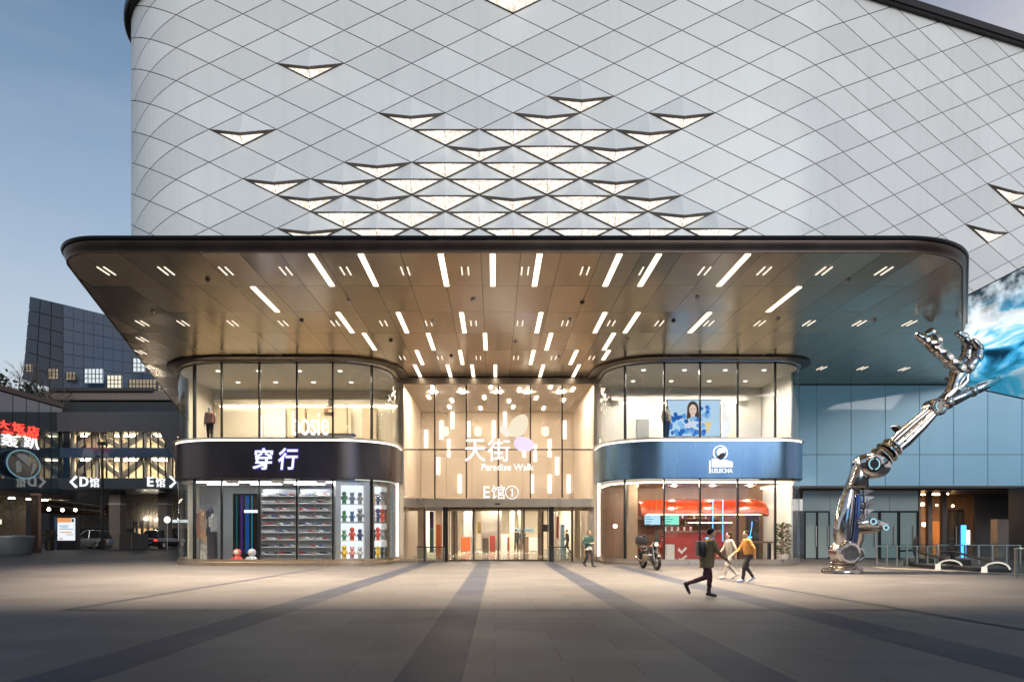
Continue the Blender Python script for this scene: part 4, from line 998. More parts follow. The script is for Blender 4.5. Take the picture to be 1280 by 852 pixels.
for px, py in ((1171, 443), (1187, 456), (1160, 432)):
    m = MB(); m.bbox(Q(px, py).x - .18, Q(px, py).x + .18, QY - .5, QY - .3, Q(px, py).z - .1, Q(px, py).z + .08, .03); part('tendon_block', m, mats=CHROME_DK)

# ------------------------------------------------------------------ escalator well at the right: balustrade, handrails, kerb
tag(MB().poly([(WX(1092, 30.5), 29.9, .012), (WX(1290, 26.5), 24.6, .012), (WX(1290, 26.5), 25.5, .012), (WX(1092, 30.5), 30.8, .012)]).build('stone_border', PM('pale border stone', (.42, .39, .36), .45)), kind='structure')
BA, BB = Vector((WX(1096, 31.6), 31.6, 0)), Vector((WX(1172, 31.0), 31.0, 0))
bal = thing('glass_balustrade', BA, 'green glass balustrade with steel posts behind the chrome sculpture', 'railing')
def balus(root, a, b, n, h=1.05):
    d = (b - a); dn = d.normalized(); nn = Vector((dn.y, -dn.x, 0))
    for k in range(n + 1):
        p = a + d * (k / n); m = MB(); m.bbox(-.03, .03, -.05, .05, 0, h - .1, .008, Matrix.Translation(p) @ Matrix.Rotation(math.atan2(d.y, d.x), 4, 'Z')); m.build('post', STEEL, root)
        if k < n:
            q = a + d * ((k + 1) / n); o = nn * .06; p0, p1 = p + dn * .02 + o, q - dn * .02 + o
            MB().poly([p0 + Vector((0, 0, .1)), p1 + Vector((0, 0, .1)), p1 + Vector((0, 0, h)), p0 + Vector((0, 0, h))]).build('glass_panel', GLASS_RAIL, root)
    MB().tube([a + Vector((0, 0, h - .12)), b + Vector((0, 0, h - .12))], .025, 8).build('handrail', STEEL, root)
balus(bal, BA, BB, 6)
bal2 = thing('glass_balustrade', (WX(1180, 33), 33, 0), 'glass balustrade running behind the escalator ends in front of the dark lobby', 'railing')
balus(bal2, Vector((WX(1172, 33.5), 33.5, 0)), Vector((WX(1275, 33), 33, 0)), 6)
bal3 = thing('glass_balustrade', (WX(1271, 24.5), 24.5, 0), 'single near glass panel and post at the right end of the escalator well', 'railing')
balus(bal3, Vector((WX(1270, 24.6), 24.6, 0)), Vector((WX(1300, 23.6), 23.6, 0)), 1, 1.15)
DARKWELL = PM('dark escalator well', (.02, .02, .022), .5)
def escalator_end(px, py, Y, label):
    e = thing('escalator_handrail', (WX(px, Y), Y, 0), label, 'escalator')
    x = WX(px, Y); pts = []
    for k in range(12):
        a = R(160 - 150 * k / 11); pts.append(Vector((x + .55 + .62 * math.cos(a), Y + .02 * k, .06 + .34 * math.sin(a))))
    MB().tube(pts, .034, 8).build('lit_rail', EM('rail glow %d' % px, (1, .94, .82), .8), e)
    MB().cyl((x - .02, Y, 0), (x - .02, Y, .24), .11, .09, 14).build('newel_light', EM('newel glow %d' % px, (1, .92, .78), 1.0), e)
    MB().bbox(x + .2, x + 1.3, Y + .3, Y + 2.2, .0, .16, .03).build('step_deck', DARKWELL, e)
    m = MB(); m.tube([Vector((x + 1.2, Y + .2, .2)), Vector((x + .4, Y + 2.4, .75)), Vector((x + .2, Y + 3.0, .7))], .05, 8); m.build('upper_rail', RUBBER, e)
escalator_end(1173, 710, 29.0, 'lit curved escalator handrail end nearest the chrome sculpture')
escalator_end(1231, 717, 27.0, 'lit curved escalator handrail end at the far right of the well')
for px, Y, lab in ((1158, 31.5, 'black rounded escalator newel left of the glass panels'), (1204, 30.6, 'black low escalator housing between the two lit handrails')):
    e = thing('escalator_newel', (WX(px, Y), Y, 0), lab, 'escalator'); x = WX(px, Y)
    MB().bbox(x - .4, x + .4, Y, Y + 1.2, 0, .36, .08).build('housing', RUBBER, e)
    MB().tube([Vector((x - .3, Y + .2, .3)), Vector((x - .42, Y + .2, .8)), Vector((x - .3, Y + .3, 1.2)), Vector((x - .1, Y + .6, 1.3))], [.1, .1, .1, .08], 8).build('newel_post', RUBBER, e)

# ------------------------------------------------------------------ shop contents
# sneaker wall
SHY = 34.6
rows = 9
rack = None
SHELFM = PM('pale shelf', (.45, .45, .46), .35)
SHOEC = [PM('sneaker white', (.72, .72, .72), .5), PM('sneaker grey', (.25, .26, .28), .5), PM('sneaker black', (.03, .03, .035), .45), PM('sneaker red', (.45, .05, .05), .5), PM('sneaker blue', (.06, .12, .35), .5), PM('sneaker tan', (.42, .30, .18), .5)]
SOLE = PM('sneaker sole', (.8, .8, .78), .5)
def shoe_proto(k):
    m = MB(); n = 10; rings = []
    for u, w, h0, h1 in ((-.15, .03, .03, .07), (-.14, .042, .03, .11), (-.08, .046, .03, .125), (-.02, .044, .03, .11), (.04, .048, .03, .075), (.10, .05, .03, .06), (.145, .04, .03, .05), (.16, .02, .03, .04)):
        rings.append([Vector((u, w * math.cos(2 * math.pi * q / n), (h0 + h1) / 2 + (h1 - h0) / 2 * math.sin(2 * math.pi * q / n))) for q in range(n)])
    m.loft(rings); m.k = 1; m.prism([(-.155, -.045), (.1, -.05), (.16, -.02), (.16, .02), (.1, .05), (-.155, .045)], 0, .035); m.v = [v * 1.25 for v in m.v]
    return m
zs = [.42 + .37 * k for k in range(rows)]
racks = []
for px0, px1, lab in ((326, 369, 'left bay of the sneaker wall behind the shop glass'), (373, 414, 'right bay of the sneaker wall behind the shop glass')):
    x0, x1 = WX(px0, SHY), WX(px1, SHY); rk = thing('shoe_rack', ((x0 + x1) / 2, SHY, .06), 'white shelved ' + lab, 'shoe rack')
    MB().box(x0, x1, SHY + .32, SHY + .37, .062, 3.75).build('back_panel', GREYW, rk)
    for z in zs: MB().box(x0, x1, SHY + .02, SHY + .318, z - .02, z).build('shelf', SHELFM, rk)
    for x in (x0, (x0 + x1) / 2, x1): MB().box(x - .02, x + .02, SHY - .0, SHY + .02, .062, 3.7).build('upright', STEEL, rk)
    racks.append((x0, x1))
protos = {}
SH_LAB = {0: 'white sneaker', 1: 'grey sneaker', 2: 'black sneaker', 3: 'red sneaker', 4: 'blue sneaker', 5: 'tan sneaker'}
rng = random.Random(3)
for x0, x1 in racks:
    for r_, z in enumerate(zs):
        for c in range(9):
            k = rng.choice([0, 0, 0, 0, 0, 1, 1, 2, 2, 3, 4, 5]); x = x0 + .13 + (x1 - x0 - .26) * c / 8
            if k not in protos:
                o = shoe_proto(k).build('sneaker', [SHOEC[k], SOLE], smooth=True, base=(0, 0, 0)); protos[k] = o
                tag(o, SH_LAB[k] + ' on the shelves of the sneaker wall', 'sneaker', SH_LAB[k] + 's on the sneaker wall')
            else: o = protos[k].copy(); col.objects.link(o)
            o.location = (x, SHY + .16, z); o.rotation_euler = (0, 0, R(rng.choice([-15, -10, -5, 0, 5, 175, -30])))
# tall dark fitting with screens, two round dolls at its foot
wl = thing('video_wall', (WX(305, 34.2), 34.2, .06), 'tall dark video column with blue light streaks behind the shop glass', 'screen')
MB().bbox(WX(291, 34.2), WX(322, 34.2), 34.2, 34.6, .07, 3.5, .02).build('casing', BLACKMET, wl)
for px, m, w in ((296, EM('teal streak', (.03, .3, .3), .35), .03), (302, EM('violet streak', (.2, .08, .5), .3), .05), (309, EM('blue streak', (.05, .2, .6), .35), .10), (315, EM('cyan streak', (.05, .35, .5), .4), .04)):
    MB().box(WX(px, 34.2) - w, WX(px, 34.2) + w, 34.185, 34.198, .5, 3.4).build('streak', m, wl)
MB().box(WX(305, 34.15), WX(322, 34.15), 34.16, 34.18, WZ(640.5, 34.2), WZ(637, 34.2)).build('ticker', SIGNB, wl)
def doll(px, m, lab):
    x = WX(px, 33.2); d = thing('round_doll', (x, 33.2, .06), lab, 'doll')
    mb = MB(); mb.lathe([(.02, .06), (.16, .07), (.2, .2), (.17, .36), (.1, .42)], (x, 33.2, 0), 16); mb.build('body', m, d, smooth=True)
    mb = MB(); mb.ball((x, 33.2, .58), .2, .19, .19, 16, 10); mb.build('head', m, d, smooth=True)
    for s in (-1, 1): mb = MB(); mb.tube([(x + s * .15, 33.15, .34), (x + s * .26, 33.1, .22)], [.07, .06], 8); mb.build('arm', m, d, smooth=True)
    mb = MB(); mb.ball((x, 33.04, .59), .13, .05, .11, 12, 6); mb.build('face_plate', PM('doll face %d' % px, (.75, .68, .62), .4), d, smooth=True)
doll(296.5, PM('doll red', (.65, .10, .08), .35), 'red round doll standing at the foot of the video column')
doll(315, PM('doll blue white', (.6, .68, .8), .35), 'pale blue round doll standing at the foot of the video column')
# garments near the left corner
cl = thing('clothes_rail', (WX(257, 34.3), 34.3, .06), 'steel rail of hanging plaid and dark clothes in the left shop corner', 'rack')
MB().tube([(WX(247, 34.3), 34.3, .06), (WX(247, 34.3), 34.3, 2.9), (WX(268, 34.3), 34.3, 2.9), (WX(268, 34.3), 34.3, .06)], .025, 6).build('rail', STEEL, cl)
gar = [(251, (.30, .14, .10), 2.2), (255, (.42, .26, .16), 2.1), (259, (.40, .30, .22), 1.9), (263, (.06, .06, .08), 2.3), (266, (.5, .48, .45), 2.0)]
for k, (px, c_, z0) in enumerate(gar):
    x = WX(px, 34.3); mb = MB(); mb.loft([[Vector((x + sx * w * .4, 34.3 + sy * w, z)) for sx, sy in ((-1, -1), (1, -1), (1, 1), (-1, 1))] for w, z in ((.26, z0 - .9), (.24, z0 - .3), (.27, z0 + .3), (.06, z0 + .5))])
    mb.build('garment', PM('garment %d' % k, c_, .8, var=.3, scale=8), cl, smooth=True)
block('clothes_pile', 'black and white folded clothes stacked low in the left shop corner', 'clothes', 250, 259, 679, 700, 33.9, .5, PM('folded clothes', (.3, .3, .3), .8, var=.6, scale=5))
block('clothes_pile', 'dark garment bag leaning low beside the clothes rail', 'bag', 260, 268, 664, 698, 33.8, .4, PM('dark bag', (.04, .04, .05), .7, var=.3, scale=5))
# glowing toy cabinets behind the curved corner
def cabinet(phi, w, lab, seed, dist=.28):
    cx, cy_, r = -7.58, 34.55, 2.55 - dist
    T = Matrix.Translation((cx + r * math.sin(R(phi)), cy_ - r * math.cos(R(phi)), .31)) @ Matrix.Rotation(R(phi), 4, 'Z')
    o = T.translation; cab = thing('toy_cabinet', o, lab, 'cabinet')
    MB().box(-w / 2, w / 2, .30, .34, 0, 3.5, T).build('lit_back', EM('cabinet glow %d' % seed, (.86, .93, 1.0), 1.15), cab)
    fr = MB(); t = .05
    fr.box(-w / 2 - .25, -w / 2, -.02, .34, -.24, 3.72, T); fr.box(w / 2, w / 2 + .25, -.02, .34, -.24, 3.72, T); fr.box(-w / 2 + .002, w / 2 - .002, -.02, .34, 3.5, 3.72, T); fr.box(-w / 2 + .002, w / 2 - .002, -.02, .34, -.24, 0, T)
    fr.build('casing', STEEL, cab)
    for z in (.86, 1.72, 2.6): MB().box(-w / 2 + .003, w / 2 - .003, .02, .298, z - .03, z + (.04 if z == 1.72 else 0), T).build('shelf', STEEL if z == 1.72 else WHITEP, cab)
    rg = random.Random(seed); cols = [(.08, .10, .25), (.65, .30, .32), (.8, .55, .05), (.15, .4, .25), (.05, .05, .06), (.1, .25, .5), (.7, .1, .06), (.6, .6, .65), (.35, .36, .4), (.5, .25, .12)]
    names = ['navy', 'pink', 'yellow', 'green', 'black', 'blue', 'red', 'white', 'grey', 'brown']
    for r_, z in enumerate((.002, .862, 1.762, 2.602)):
        for c in range(3):
            k = rg.randrange(len(cols)); x = -w / 2 + w * (c + .5) / 3
            key = 'toy %s' % names[k]; m = MATS.get(key) or PM(key, cols[k], .4, var=.2, scale=12)
            mb = MB(); h = .62
            mb.tube([(-.06, .14, 0), (-.05, .14, h * .35)], [.05, .06], 8); mb.tube([(.06, .14, 0), (.05, .14, h * .35)], [.05, .06], 8)
            mb.tube([(0, .14, h * .3), (0, .14, h * .5), (0, .14, h * .66)], [.10, .12, .07], 10)
            mb.tube([(-.1, .14, h * .62), (-.17, .12, h * .36)], [.04, .035], 6); mb.tube([(.1, .14, h * .62), (.17, .12, h * .36)], [.04, .035], 6)
            mb.ball((0, .14, h * .82), .12, .11, .11, 10, 6); _e = rg.random()
            if _e < .35: mb.ball((-.09, .14, h * .98), .04, n=6, m=4); mb.ball((.09, .14, h * .98), .04, n=6, m=4)
            elif _e < .7: mb.lathe([(.13, h * .9), (.09, h * 1.02), (.02, h * 1.06)], (0, .14, 0), 10)
            else: mb.tube([(-.14, .14, h * .6), (0, .10, h * .45), (.14, .14, h * .6)], .05, 6)
            _s = rg.uniform(.78, 1.02); mb.v = [Vector((v.x * _s, v.y, v.z * _s)) for v in mb.v]
            mb.v = [T @ (p + Vector((x, 0, z))) for p in mb.v]
            row = ('bottom', 'second', 'third', 'top')[r_]; place = ('left', 'middle', 'right')[c]
            tag(mb.build('toy_figure', m, smooth=True), '%s toy figure, %s on the %s shelf of the %s cabinet' % (names[k], place, row, 'wider lit' if seed == 1 else 'end lit'), 'toy figure', 'toy figures in the lit cabinets')
cabinet(22, 1.12, 'lit glass cabinet of toy figures at the curved shop corner beside the sneakers', 1, .34)
cabinet(63, 1.0, 'lit glass cabinet of toy figures next to the mall entrance', 2, .34)
# upper left: mannequin handled with the figures; counter, shelf, rail
ct = thing('shop_counter', (WX(405, 34), 34, 6.0), 'long pale counter in the upper left shop', 'counter')
MB().bbox(WX(368, 34), WX(440, 34), 34, 34.7, 6.01, 6.42, .03).build('body', WHITEP, ct); MB().bbox(WX(366, 34), WX(442, 34), 33.95, 34.75, 6.423, 6.48, .01).build('top', STONEC, ct)
sh = thing('wall_shelf', (WX(411, 38.1), 38.0, 7.2), 'small wall shelf with shoes and pots in the upper left shop', 'shelf')
for z, px0, px1 in ((WZ(516, 38), 404, 417), (WZ(508, 38), 407, 418)):
    MB().box(WX(px0, 38), WX(px1, 38), 37.95, 38.17, z, z + .05).build('board', STONEC, sh)
MB().lathe([(.02, 0), (.12, .02), (.16, .2), (.12, .4), (.02, .42)], (WX(413, 38), 38.05, WZ(508, 38) + .05), 12).build('pot', PM('dark pot', (.12, .10, .08), .5), sh, smooth=True)
MB().bbox(WX(405, 38), WX(410, 38), 37.98, 38.12, WZ(516, 38) + .052, WZ(516, 38) + .22, .03).build('brown_shoe', PM('brown leather', (.35, .14, .06), .5), sh)
hr = thing('clothes_rail', (WX(433, 37), 37, 6.0), 'slim upright rail with a single tan garment in the upper left shop', 'rack')
MB().tube([(WX(434, 37), 37, 6.01), (WX(434, 37), 37, 8.5)], .025, 6).build('pole', BLACKMET, hr)
MB().loft([[Vector((WX(431, 37) + sx * w, 37 + sy * .08, z)) for sx, sy in ((-1, -1), (1, -1), (1, 1), (-1, 1))] for w, z in ((.16, 6.5), (.13, 7.0), (.16, 7.3), (.05, 7.45))]).build('garment', TAN, hr, smooth=True)
# upper right: big screen with portrait among blue flowers, white curved stand
scn = thing('advertising_screen', (WX(866, 34.5), 34.5, 6.0), 'large lit advertising screen with a portrait above blue blossoms, upper right shop', 'screen')
SYY = 34.5
def SX(px, py, dy=0): p = W(px, py, SYY); p.y -= dy; return p
MB().box(WX(833.5, SYY), WX(901, SYY), SYY, SYY + .15, WZ(545.5, SYY), WZ(499, SYY)).build('casing', BLACKMET, scn)
MB().poly([SX(834.5, 545, .004), SX(900, 545, .004), SX(900, 500, .004), SX(834.5, 500, .004)]).build('picture', EM('screen sky', (.52, .74, .95), .95), scn)
def flat(name, pts, dy, m): MB().poly([SX(x, y, dy) for x, y in pts]).build(name, m, scn)
def ell(cx, cy_, a, b, n=18): return [(cx + a * math.cos(-2 * math.pi * k / n + .3), cy_ - b * math.sin(-2 * math.pi * k / n + .3)) for k in range(n)][::-1]
rg = random.Random(5)
BL = [EM('blossom blue %d' % k, c_, .9) for k, c_ in enumerate(((.06, .22, .72), (.12, .38, .85), (.30, .58, .95), (.03, .14, .5)))]
hairm = EM('screen hair', (.13, .09, .08), .6); skinm = EM('screen skin', (.86, .66, .56), .95)
flat('hair', ell(866, 511, 7.2, 10), .006, hairm); flat('hair', [(859, 512), (873, 512), (874, 527), (858, 527)][::-1], .0065, hairm)
flat('shoulders', ell(866, 530, 12, 8), .008, EM('screen dress', (.75, .82, .92), .9))
flat('neck', [(863.5, 516), (868.5, 516), (869, 525), (863, 525)][::-1], .010, skinm); flat('face', ell(866, 512, 4.6, 6.8), .012, skinm)
for x in (864, 868): flat('eye', ell(x, 511, .9, .5, 8), .014, hairm)
flat('mouth', ell(866, 515.6, 1.3, .5, 8), .014, EM('screen lips', (.7, .2, .2), .8))
for k in range(46):
    cx = rg.uniform(838, 880); cy_ = rg.uniform(521, 543) if abs(cx - 866) < 9 else rg.uniform(516, 543)
    flat('blossom', ell(cx, cy_, rg.uniform(2, 3.6), rg.uniform(2, 3.4), 12), .016 + k * .0005, BL[k % 4])
for k in range(10): flat('blossom', ell(rg.uniform(876, 888), rg.uniform(508, 524), 2.6, 2.4, 12), .040 + k * .0005, BL[k % 3])
flat('gold_mark', [(878, 528), (891, 527), (888, 532), (885, 541), (882, 540), (883, 533)][::-1], .046, EM('screen gold', (.95, .72, .3), .9))
st = MB(); pts = [(902, 547), (902, 503), (905, 503), (905.5, 520), (911, 526), (911.5, 538), (906, 547)]
n = len(pts); f = [SX(x, y, .3) for x, y in pts]; b = [p + Vector((0, .3, 0)) for p in f]
st.add(f + b, [list(range(n)), [n + i for i in range(n)][::-1]] + [(i, (i + 1) % n, n + (i + 1) % n, n + i)[::-1] for i in range(n)])
tag(st.build('white_stand', EM('lit white acrylic', (1, 1, 1), 1.0)), 'white lit curved display stand beside the advertising screen', 'display')
# tea bar: orange hood, menu screens, counter, neon, table lights, plant
hd = thing('bar_hood', (11, 35.6, 2.6), 'glossy orange curved hood over the tea bar counter', 'hood')
HOODM = PM('glossy orange panel', (.52, .065, .015), .25, var=.08, coat=.5)
x0, x1 = WX(797, 35.5), WX(952, 35.5); prof = [(35.3, 3.25), (35.0, 3.2), (34.75, 3.05), (34.6, 2.8), (34.55, 2.55), (34.62, 2.5), (35.3, 2.5)]
mb = MB(); mb.loft([[Vector((lerp(x0, x1, t) , y, z - (0 if .06 < t < .94 else .12))) for y, z in prof] for t in (0, .07, .3, .5, .7, .93, 1)]); mb.build('hood_shell', HOODM, hd, smooth=True)
MB().box(x0 + .2, x1 - .2, 34.8, 34.9, 2.44, 2.49).build('hood_light', EM('hood light', (1, .6, .3), 6), hd)
for px0, px1, cc, lab in ((805, 826, (.5, .8, 1.0), 'pale blue menu screen above the tea bar'), (829.5, 849.5, (.3, .9, .7), 'green menu screen above the tea bar')):
    s_ = thing('menu_screen', (WX((px0 + px1) / 2, 34.9), 34.9, WZ(655, 34.9)), lab, 'screen')
    MB().bbox(WX(px0, 34.9), WX(px1, 34.9), 34.9, 34.97, WZ(656, 34.9), WZ(642.5, 34.9), .008).build('casing', BLACKP, s_)
    MB().box(WX(px0, 34.9) + .03, WX(px1, 34.9) - .03, 34.89, 34.899, WZ(656, 34.9) + .03, WZ(642.5, 34.9) - .03).build('display', EM('menu %d' % px0, cc, 1.1), s_)
    for k in range(4): MB().box(WX(px0, 34.9) + .07, WX(px0, 34.9) + .3 + .08 * (k % 3), 34.884, 34.889, WZ(655 - 3 * k, 34.9), WZ(654.2 - 3 * k, 34.9)).build('menu_line', EM('menu text %d %d' % (px0, k), (.15, .3, .4), .7), s_)
br = thing('tea_bar', (11, 34.2, .06), 'red fronted tea bar counter with white marks and a timber top', 'counter')
REDC = PM('red counter front', (.42, .05, .035), .35, var=.15, emit=None)
MB().bbox(WX(826, 34.3), WX(905, 34.3), 34.3, 35.0, .07, 1.55, .03).build('front', REDC, br); MB().bbox(WX(824, 34.3), WX(907, 34.3), 34.22, 35.1, 1.553, 1.63, .015).build('top', WOOD, br)
for pts in ([(849, 684), (852, 688), (857, 683), (859, 685), (852, 692), (847, 687)], [(848, 696), (851, 698), (858, 693), (859, 695), (851, 701)], [(872, 690), (882, 688), (884, 691), (873, 693)]):
    MB().poly([W(x, y, 34.29) for x, y in pts][::-1]).build('white_mark', WHITEP, br)
MB().bbox(WX(832, 33.9), WX(842, 33.9), 33.7, 34.2, .07, .95, .03).build('white_front', WHITEP, br)
rg = random.Random(11)
for k in range(14): 
    px = 832 + k * 2.6; tag(MB().lathe([(.02, 0), (.045, .01), (.055, .2), (.02, .21)], (WX(px, 34.6), 34.6, 1.632), 10).build('cup', [REDP, YEL, WHITEP, SKYB][k % 4] if False else (REDP if k % 3 else WHITEP), smooth=True), ('red cup' if k % 3 else 'white cup') + ' in the line along the tea bar top', 'cup', ('red' if k % 3 else 'white') + ' cups on the tea bar')
bs = thing('bar_shelf', (WX(872, 37.2), 37.0, 1.7), 'back shelf of bottles behind the tea bar', 'shelf')
for z in (1.9, 2.25): MB().box(WX(800, 37.2), WX(900, 37.2), 37.05, 37.35, z, z + .03).build('board', LIP, bs)
for k in range(26):
    z = 1.932 if k % 2 else 2.282; px = 803 + k * 3.6
    tag(MB().lathe([(.02, 0), (.05, .01), (.05, .18), (.02, .24), (.02, .28)], (WX(px, 37.2), 37.2, z), 8).build('bottle', (REDP, ORANGE, WHITEP, STEEL)[k % 4], smooth=True), ('red', 'orange', 'white', 'grey')[k % 4] + ' bottle on the back shelf of the tea bar', 'bottle', ('red', 'orange', 'white', 'grey')[k % 4] + ' bottles on the back shelf')
nf = thing('neon_frame', (WX(898, 33.6), 33.6, .1), 'upright blue neon rectangle hanging in the tea shop', 'neon light')
MB().tube([W(891, 676, 33.6), W(891, 624, 33.6), W(903.5, 624, 33.6), W(903.5, 676, 33.6)], .018, 6).build('tube', NEONB, nf)
for px, py, lab in ((887, 673, 'wide blue table light by the neon rectangle'), (937, 672, 'small blue table lamp right of the runner in the tea shop')):
    t_ = thing('table_light', W(px, 706, 33.3), lab, 'lamp'); p = W(px, py, 33.3); w = .22 if px == 887 else .12
    MB().lathe([(.02, 0), (w, .01), (w * .9, .06), (.03, .09)], (p.x, p.y, p.z), 14).build('shade', NEONB, t_, smooth=True)
    MB().cyl((p.x, p.y, .07), (p.x, p.y, p.z), .025, n=8).build('stem', BLACKMET, t_); MB().lathe([(.2, .062), (.2, .08), (.03, .1)], (p.x, p.y, 0), 14).build('foot', BLACKMET, t_)
    if px == 937: MB().tube([p, p + Vector((.1, 0, .5)), p + Vector((.12, 0, .8))], .015, 6).build('light_stick', NEONB, t_)
tb = thing('wall_table', (WX(935, 34), 34, .06), 'timber bar table along the right side of the tea shop', 'table')
MB().bbox(WX(905, 34.2), WX(966, 34.2), 34.0, 34.5, 1.02, 1.1, .02).build('top', WOOD, tb)
for px in (910, 936, 962): MB().bbox(WX(px, 34.2) - .04, WX(px, 34.2) + .04, 34.1, 34.4, .062, 1.018, .01).build('leg', BLACKMET, tb)
ln = thing('line_light', (WX(880, 36.6), 36.6, 2.0), 'long warm line light on the back wall of the tea shop', 'lamp'); MB().box(WX(860, 36.6), WX(915, 36.6), 36.58, 36.62, 2.03, 2.08).build('tube', EM('line light', (1, .8, .55), 5), ln); MB().box(WX(860, 36.6), WX(915, 36.6), 36.625, 36.66, 2.0, 2.1).build('rail', BLACKMET, ln)
block('column_cladding', 'brown clad column just inside the tea shop glass', 'column', 785, 797, 600, 706, 34.0, .6, PM('brown cladding', (.40, .28, .18), .4))
block('dark_doorway', 'dark recess at the back right of the tea shop', 'doorway', 934, 949, 640, 700, 37.2, .15, DARKW)
ws = thing('reflected_lamp', (WX(769, 34.5), 34.5, 1.9), 'bright white lamp added as the lamp reflection in the tea shop curved left glass', 'lamp')  # lamp added where the curved glass only mirrors a lamp
MB().ball(W(769, 657, 34.5), .09).build('bulb', EM('reflected lamp glow', (.9, .96, 1), 22), ws, smooth=True); MB().cyl(W(769, 657, 34.6), W(769, 657, 34.9), .06).build('body', BLACKMET, ws)
pl = thing('potted_plant', (WX(978, 33.6), 33.6, .06), 'leafy green plant in a pale pot inside the right corner of the tea shop', 'plant')
x = WX(978, 33.6); mb = MB(); mb.lathe([(.02, .06), (.22, .07), (.3, .45), (.27, .46), (.25, .4), (.02, .4)], (x, 33.6, 0), 18); mb.build('pot', WHITEP, pl, smooth=True)
LEAF = PM('plant leaf', (.09, .16, .035), .45, var=.4, scale=9); lf = MB(); rg = random.Random(2)
for k in range(150):
    a = rg.uniform(0, 6.28); z = rg.uniform(.5, 2.0); r0 = .1 + .12 * rg.random(); l = rg.uniform(.2, .38); w = l * .22; el_ = rg.uniform(-.3, 1.0)
    b = Vector((x + r0 * math.cos(a), 33.6 + r0 * math.sin(a), z)); d = Vector((math.cos(a) * math.cos(el_), math.sin(a) * math.cos(el_), math.sin(el_))); s_ = d.cross(Vector((0, 0, 1))).normalized()
    lf.add([b, b + d * l * .5 + s_ * w, b + d * l + Vector((0, 0, -.08)), b + d * l * .5 - s_ * w], [(0, 1, 2, 3)])
lf.build('foliage', LEAF, pl); mb = MB()
for k in range(4): mb.tube([(x + .04 * k - .06, 33.6, .4), (x + .05 * k - .08, 33.6 + .03 * k, 1.8)], .015, 5)
mb.build('stem', WOOD, pl)
# ------------------------------------------------------------------ left: dark glass tower on the hill
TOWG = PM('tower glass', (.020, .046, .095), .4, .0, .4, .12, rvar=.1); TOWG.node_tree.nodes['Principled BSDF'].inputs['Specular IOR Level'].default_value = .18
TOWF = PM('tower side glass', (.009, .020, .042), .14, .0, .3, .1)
WINL = EM('lit office window', (1.0, .93, .75), 1.0); WINC = EM('cool lit window', (.85, .95, 1.0), .9); WIND = EM('dim warm window', (1.0, .82, .6), .35)
TY = 100.0
tw = thing('glass_tower', W(80, 520, TY), 'dark blue glass tower with a slanted roofline standing behind the footbridge', 'building')
c0, c1, c2 = W(37, 370, TY), W(79, 380, 96), W(330, 441, 108)
b0, b1, b2 = W(28, 474, TY), W(79, 489, 96), W(330, 500, 108)
back = Vector((6, 22, 0))
def face_panels(name, a, b, d, c, nu, nv, m, g=.04):
    """a-b top edge, d-c bottom edge, split into glazing panes with open joints"""
    mb = MB()
    for i in range(nu):
        for j in range(nv):
            u0, u1, v0, v1 = (i + g) / nu, (i + 1 - g) / nu, (j + g) / nv, (j + 1 - g) / nv
            f = lambda u, v: lerp(lerp(a, b, u), lerp(d, c, u), v)
            mb.poly([f(u0, v1), f(u1, v1), f(u1, v0), f(u0, v0)])
    return mb.build(name, m, tw)
mb = MB(); s_ = Vector((.0, .25, 0))
mb.add([c0 + s_, c1 + s_, c2 + s_, c2 + back, c0 + back, b0 + s_, b1 + s_, b2 + s_, b2 + back, b0 + back],
       [(0, 1, 2, 3, 4), (9, 8, 7, 6, 5), (0, 5, 6, 1), (1, 6, 7, 2), (2, 7, 8, 3), (3, 8, 9, 4), (4, 9, 5, 0)])
mb.build('core', DARKW, tw)
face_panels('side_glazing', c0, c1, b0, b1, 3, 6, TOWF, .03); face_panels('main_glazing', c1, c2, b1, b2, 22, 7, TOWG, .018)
for k, (px0, px1, py0, py1, m) in enumerate(((38, 46, 457, 466, WIND), (66, 80, 463, 475, WIND), (88, 100, 467, 476, WIND), (111, 134, 463, 480, WINC), (139, 157, 471, 486, WINL), (171, 186, 450, 466, WINC), (166, 200, 476, 491, WIND), (202, 218, 482, 498, WIND))):
    Y = 96.5 if px0 > 79 else 97.5
    w_ = MB(); w_.box(WX(px0, Y), WX(px1, Y), Y - 1.0, Y - .9, WZ(py1, Y), WZ(py0, Y)); fr = w_.build('window', m, tw)
    f = MB(); n = max(2, int((px1 - px0) / 4))
    for q in range(n + 1): x = lerp(WX(px0, Y), WX(px1, Y), q / n); f.box(x - .04, x + .04, Y - 1.1, Y - 1.01, WZ(py1, Y), WZ(py0, Y))
    for zq in (.3, .62): z = lerp(WZ(py1, Y), WZ(py0, Y), zq); f.box(WX(px0, Y), WX(px1, Y), Y - 1.09, Y - 1.02, z - .04, z + .04)
    f.build('frame', BLACKMET, fr)
# terraces stepping down below the tower
STORY = PM('terrace glazing', (.02, .026, .032), .5, var=.3, scale=.3)
ter = thing('terrace_block', W(120, 560, 88), 'dark stepped terrace block with curved edges below the glass tower', 'building')
for k, (x0, x1, py0, py1, Y, m) in enumerate(((28, 320, 488, 500, 91, LIP), (55, 320, 502, 530, 89, STORY), (20, 320, 531, 690, 87, DARKW), (60, 190, 484, 489, 90.5, DARKW))):
    MB().bbox(WX(x0, Y), WX(x1, Y), Y, Y + 12, WZ(py1, Y), WZ(py0, Y), .15).build(('terrace_slab', 'glazed_storey', 'lower_storeys', 'parapet')[k], m, ter)
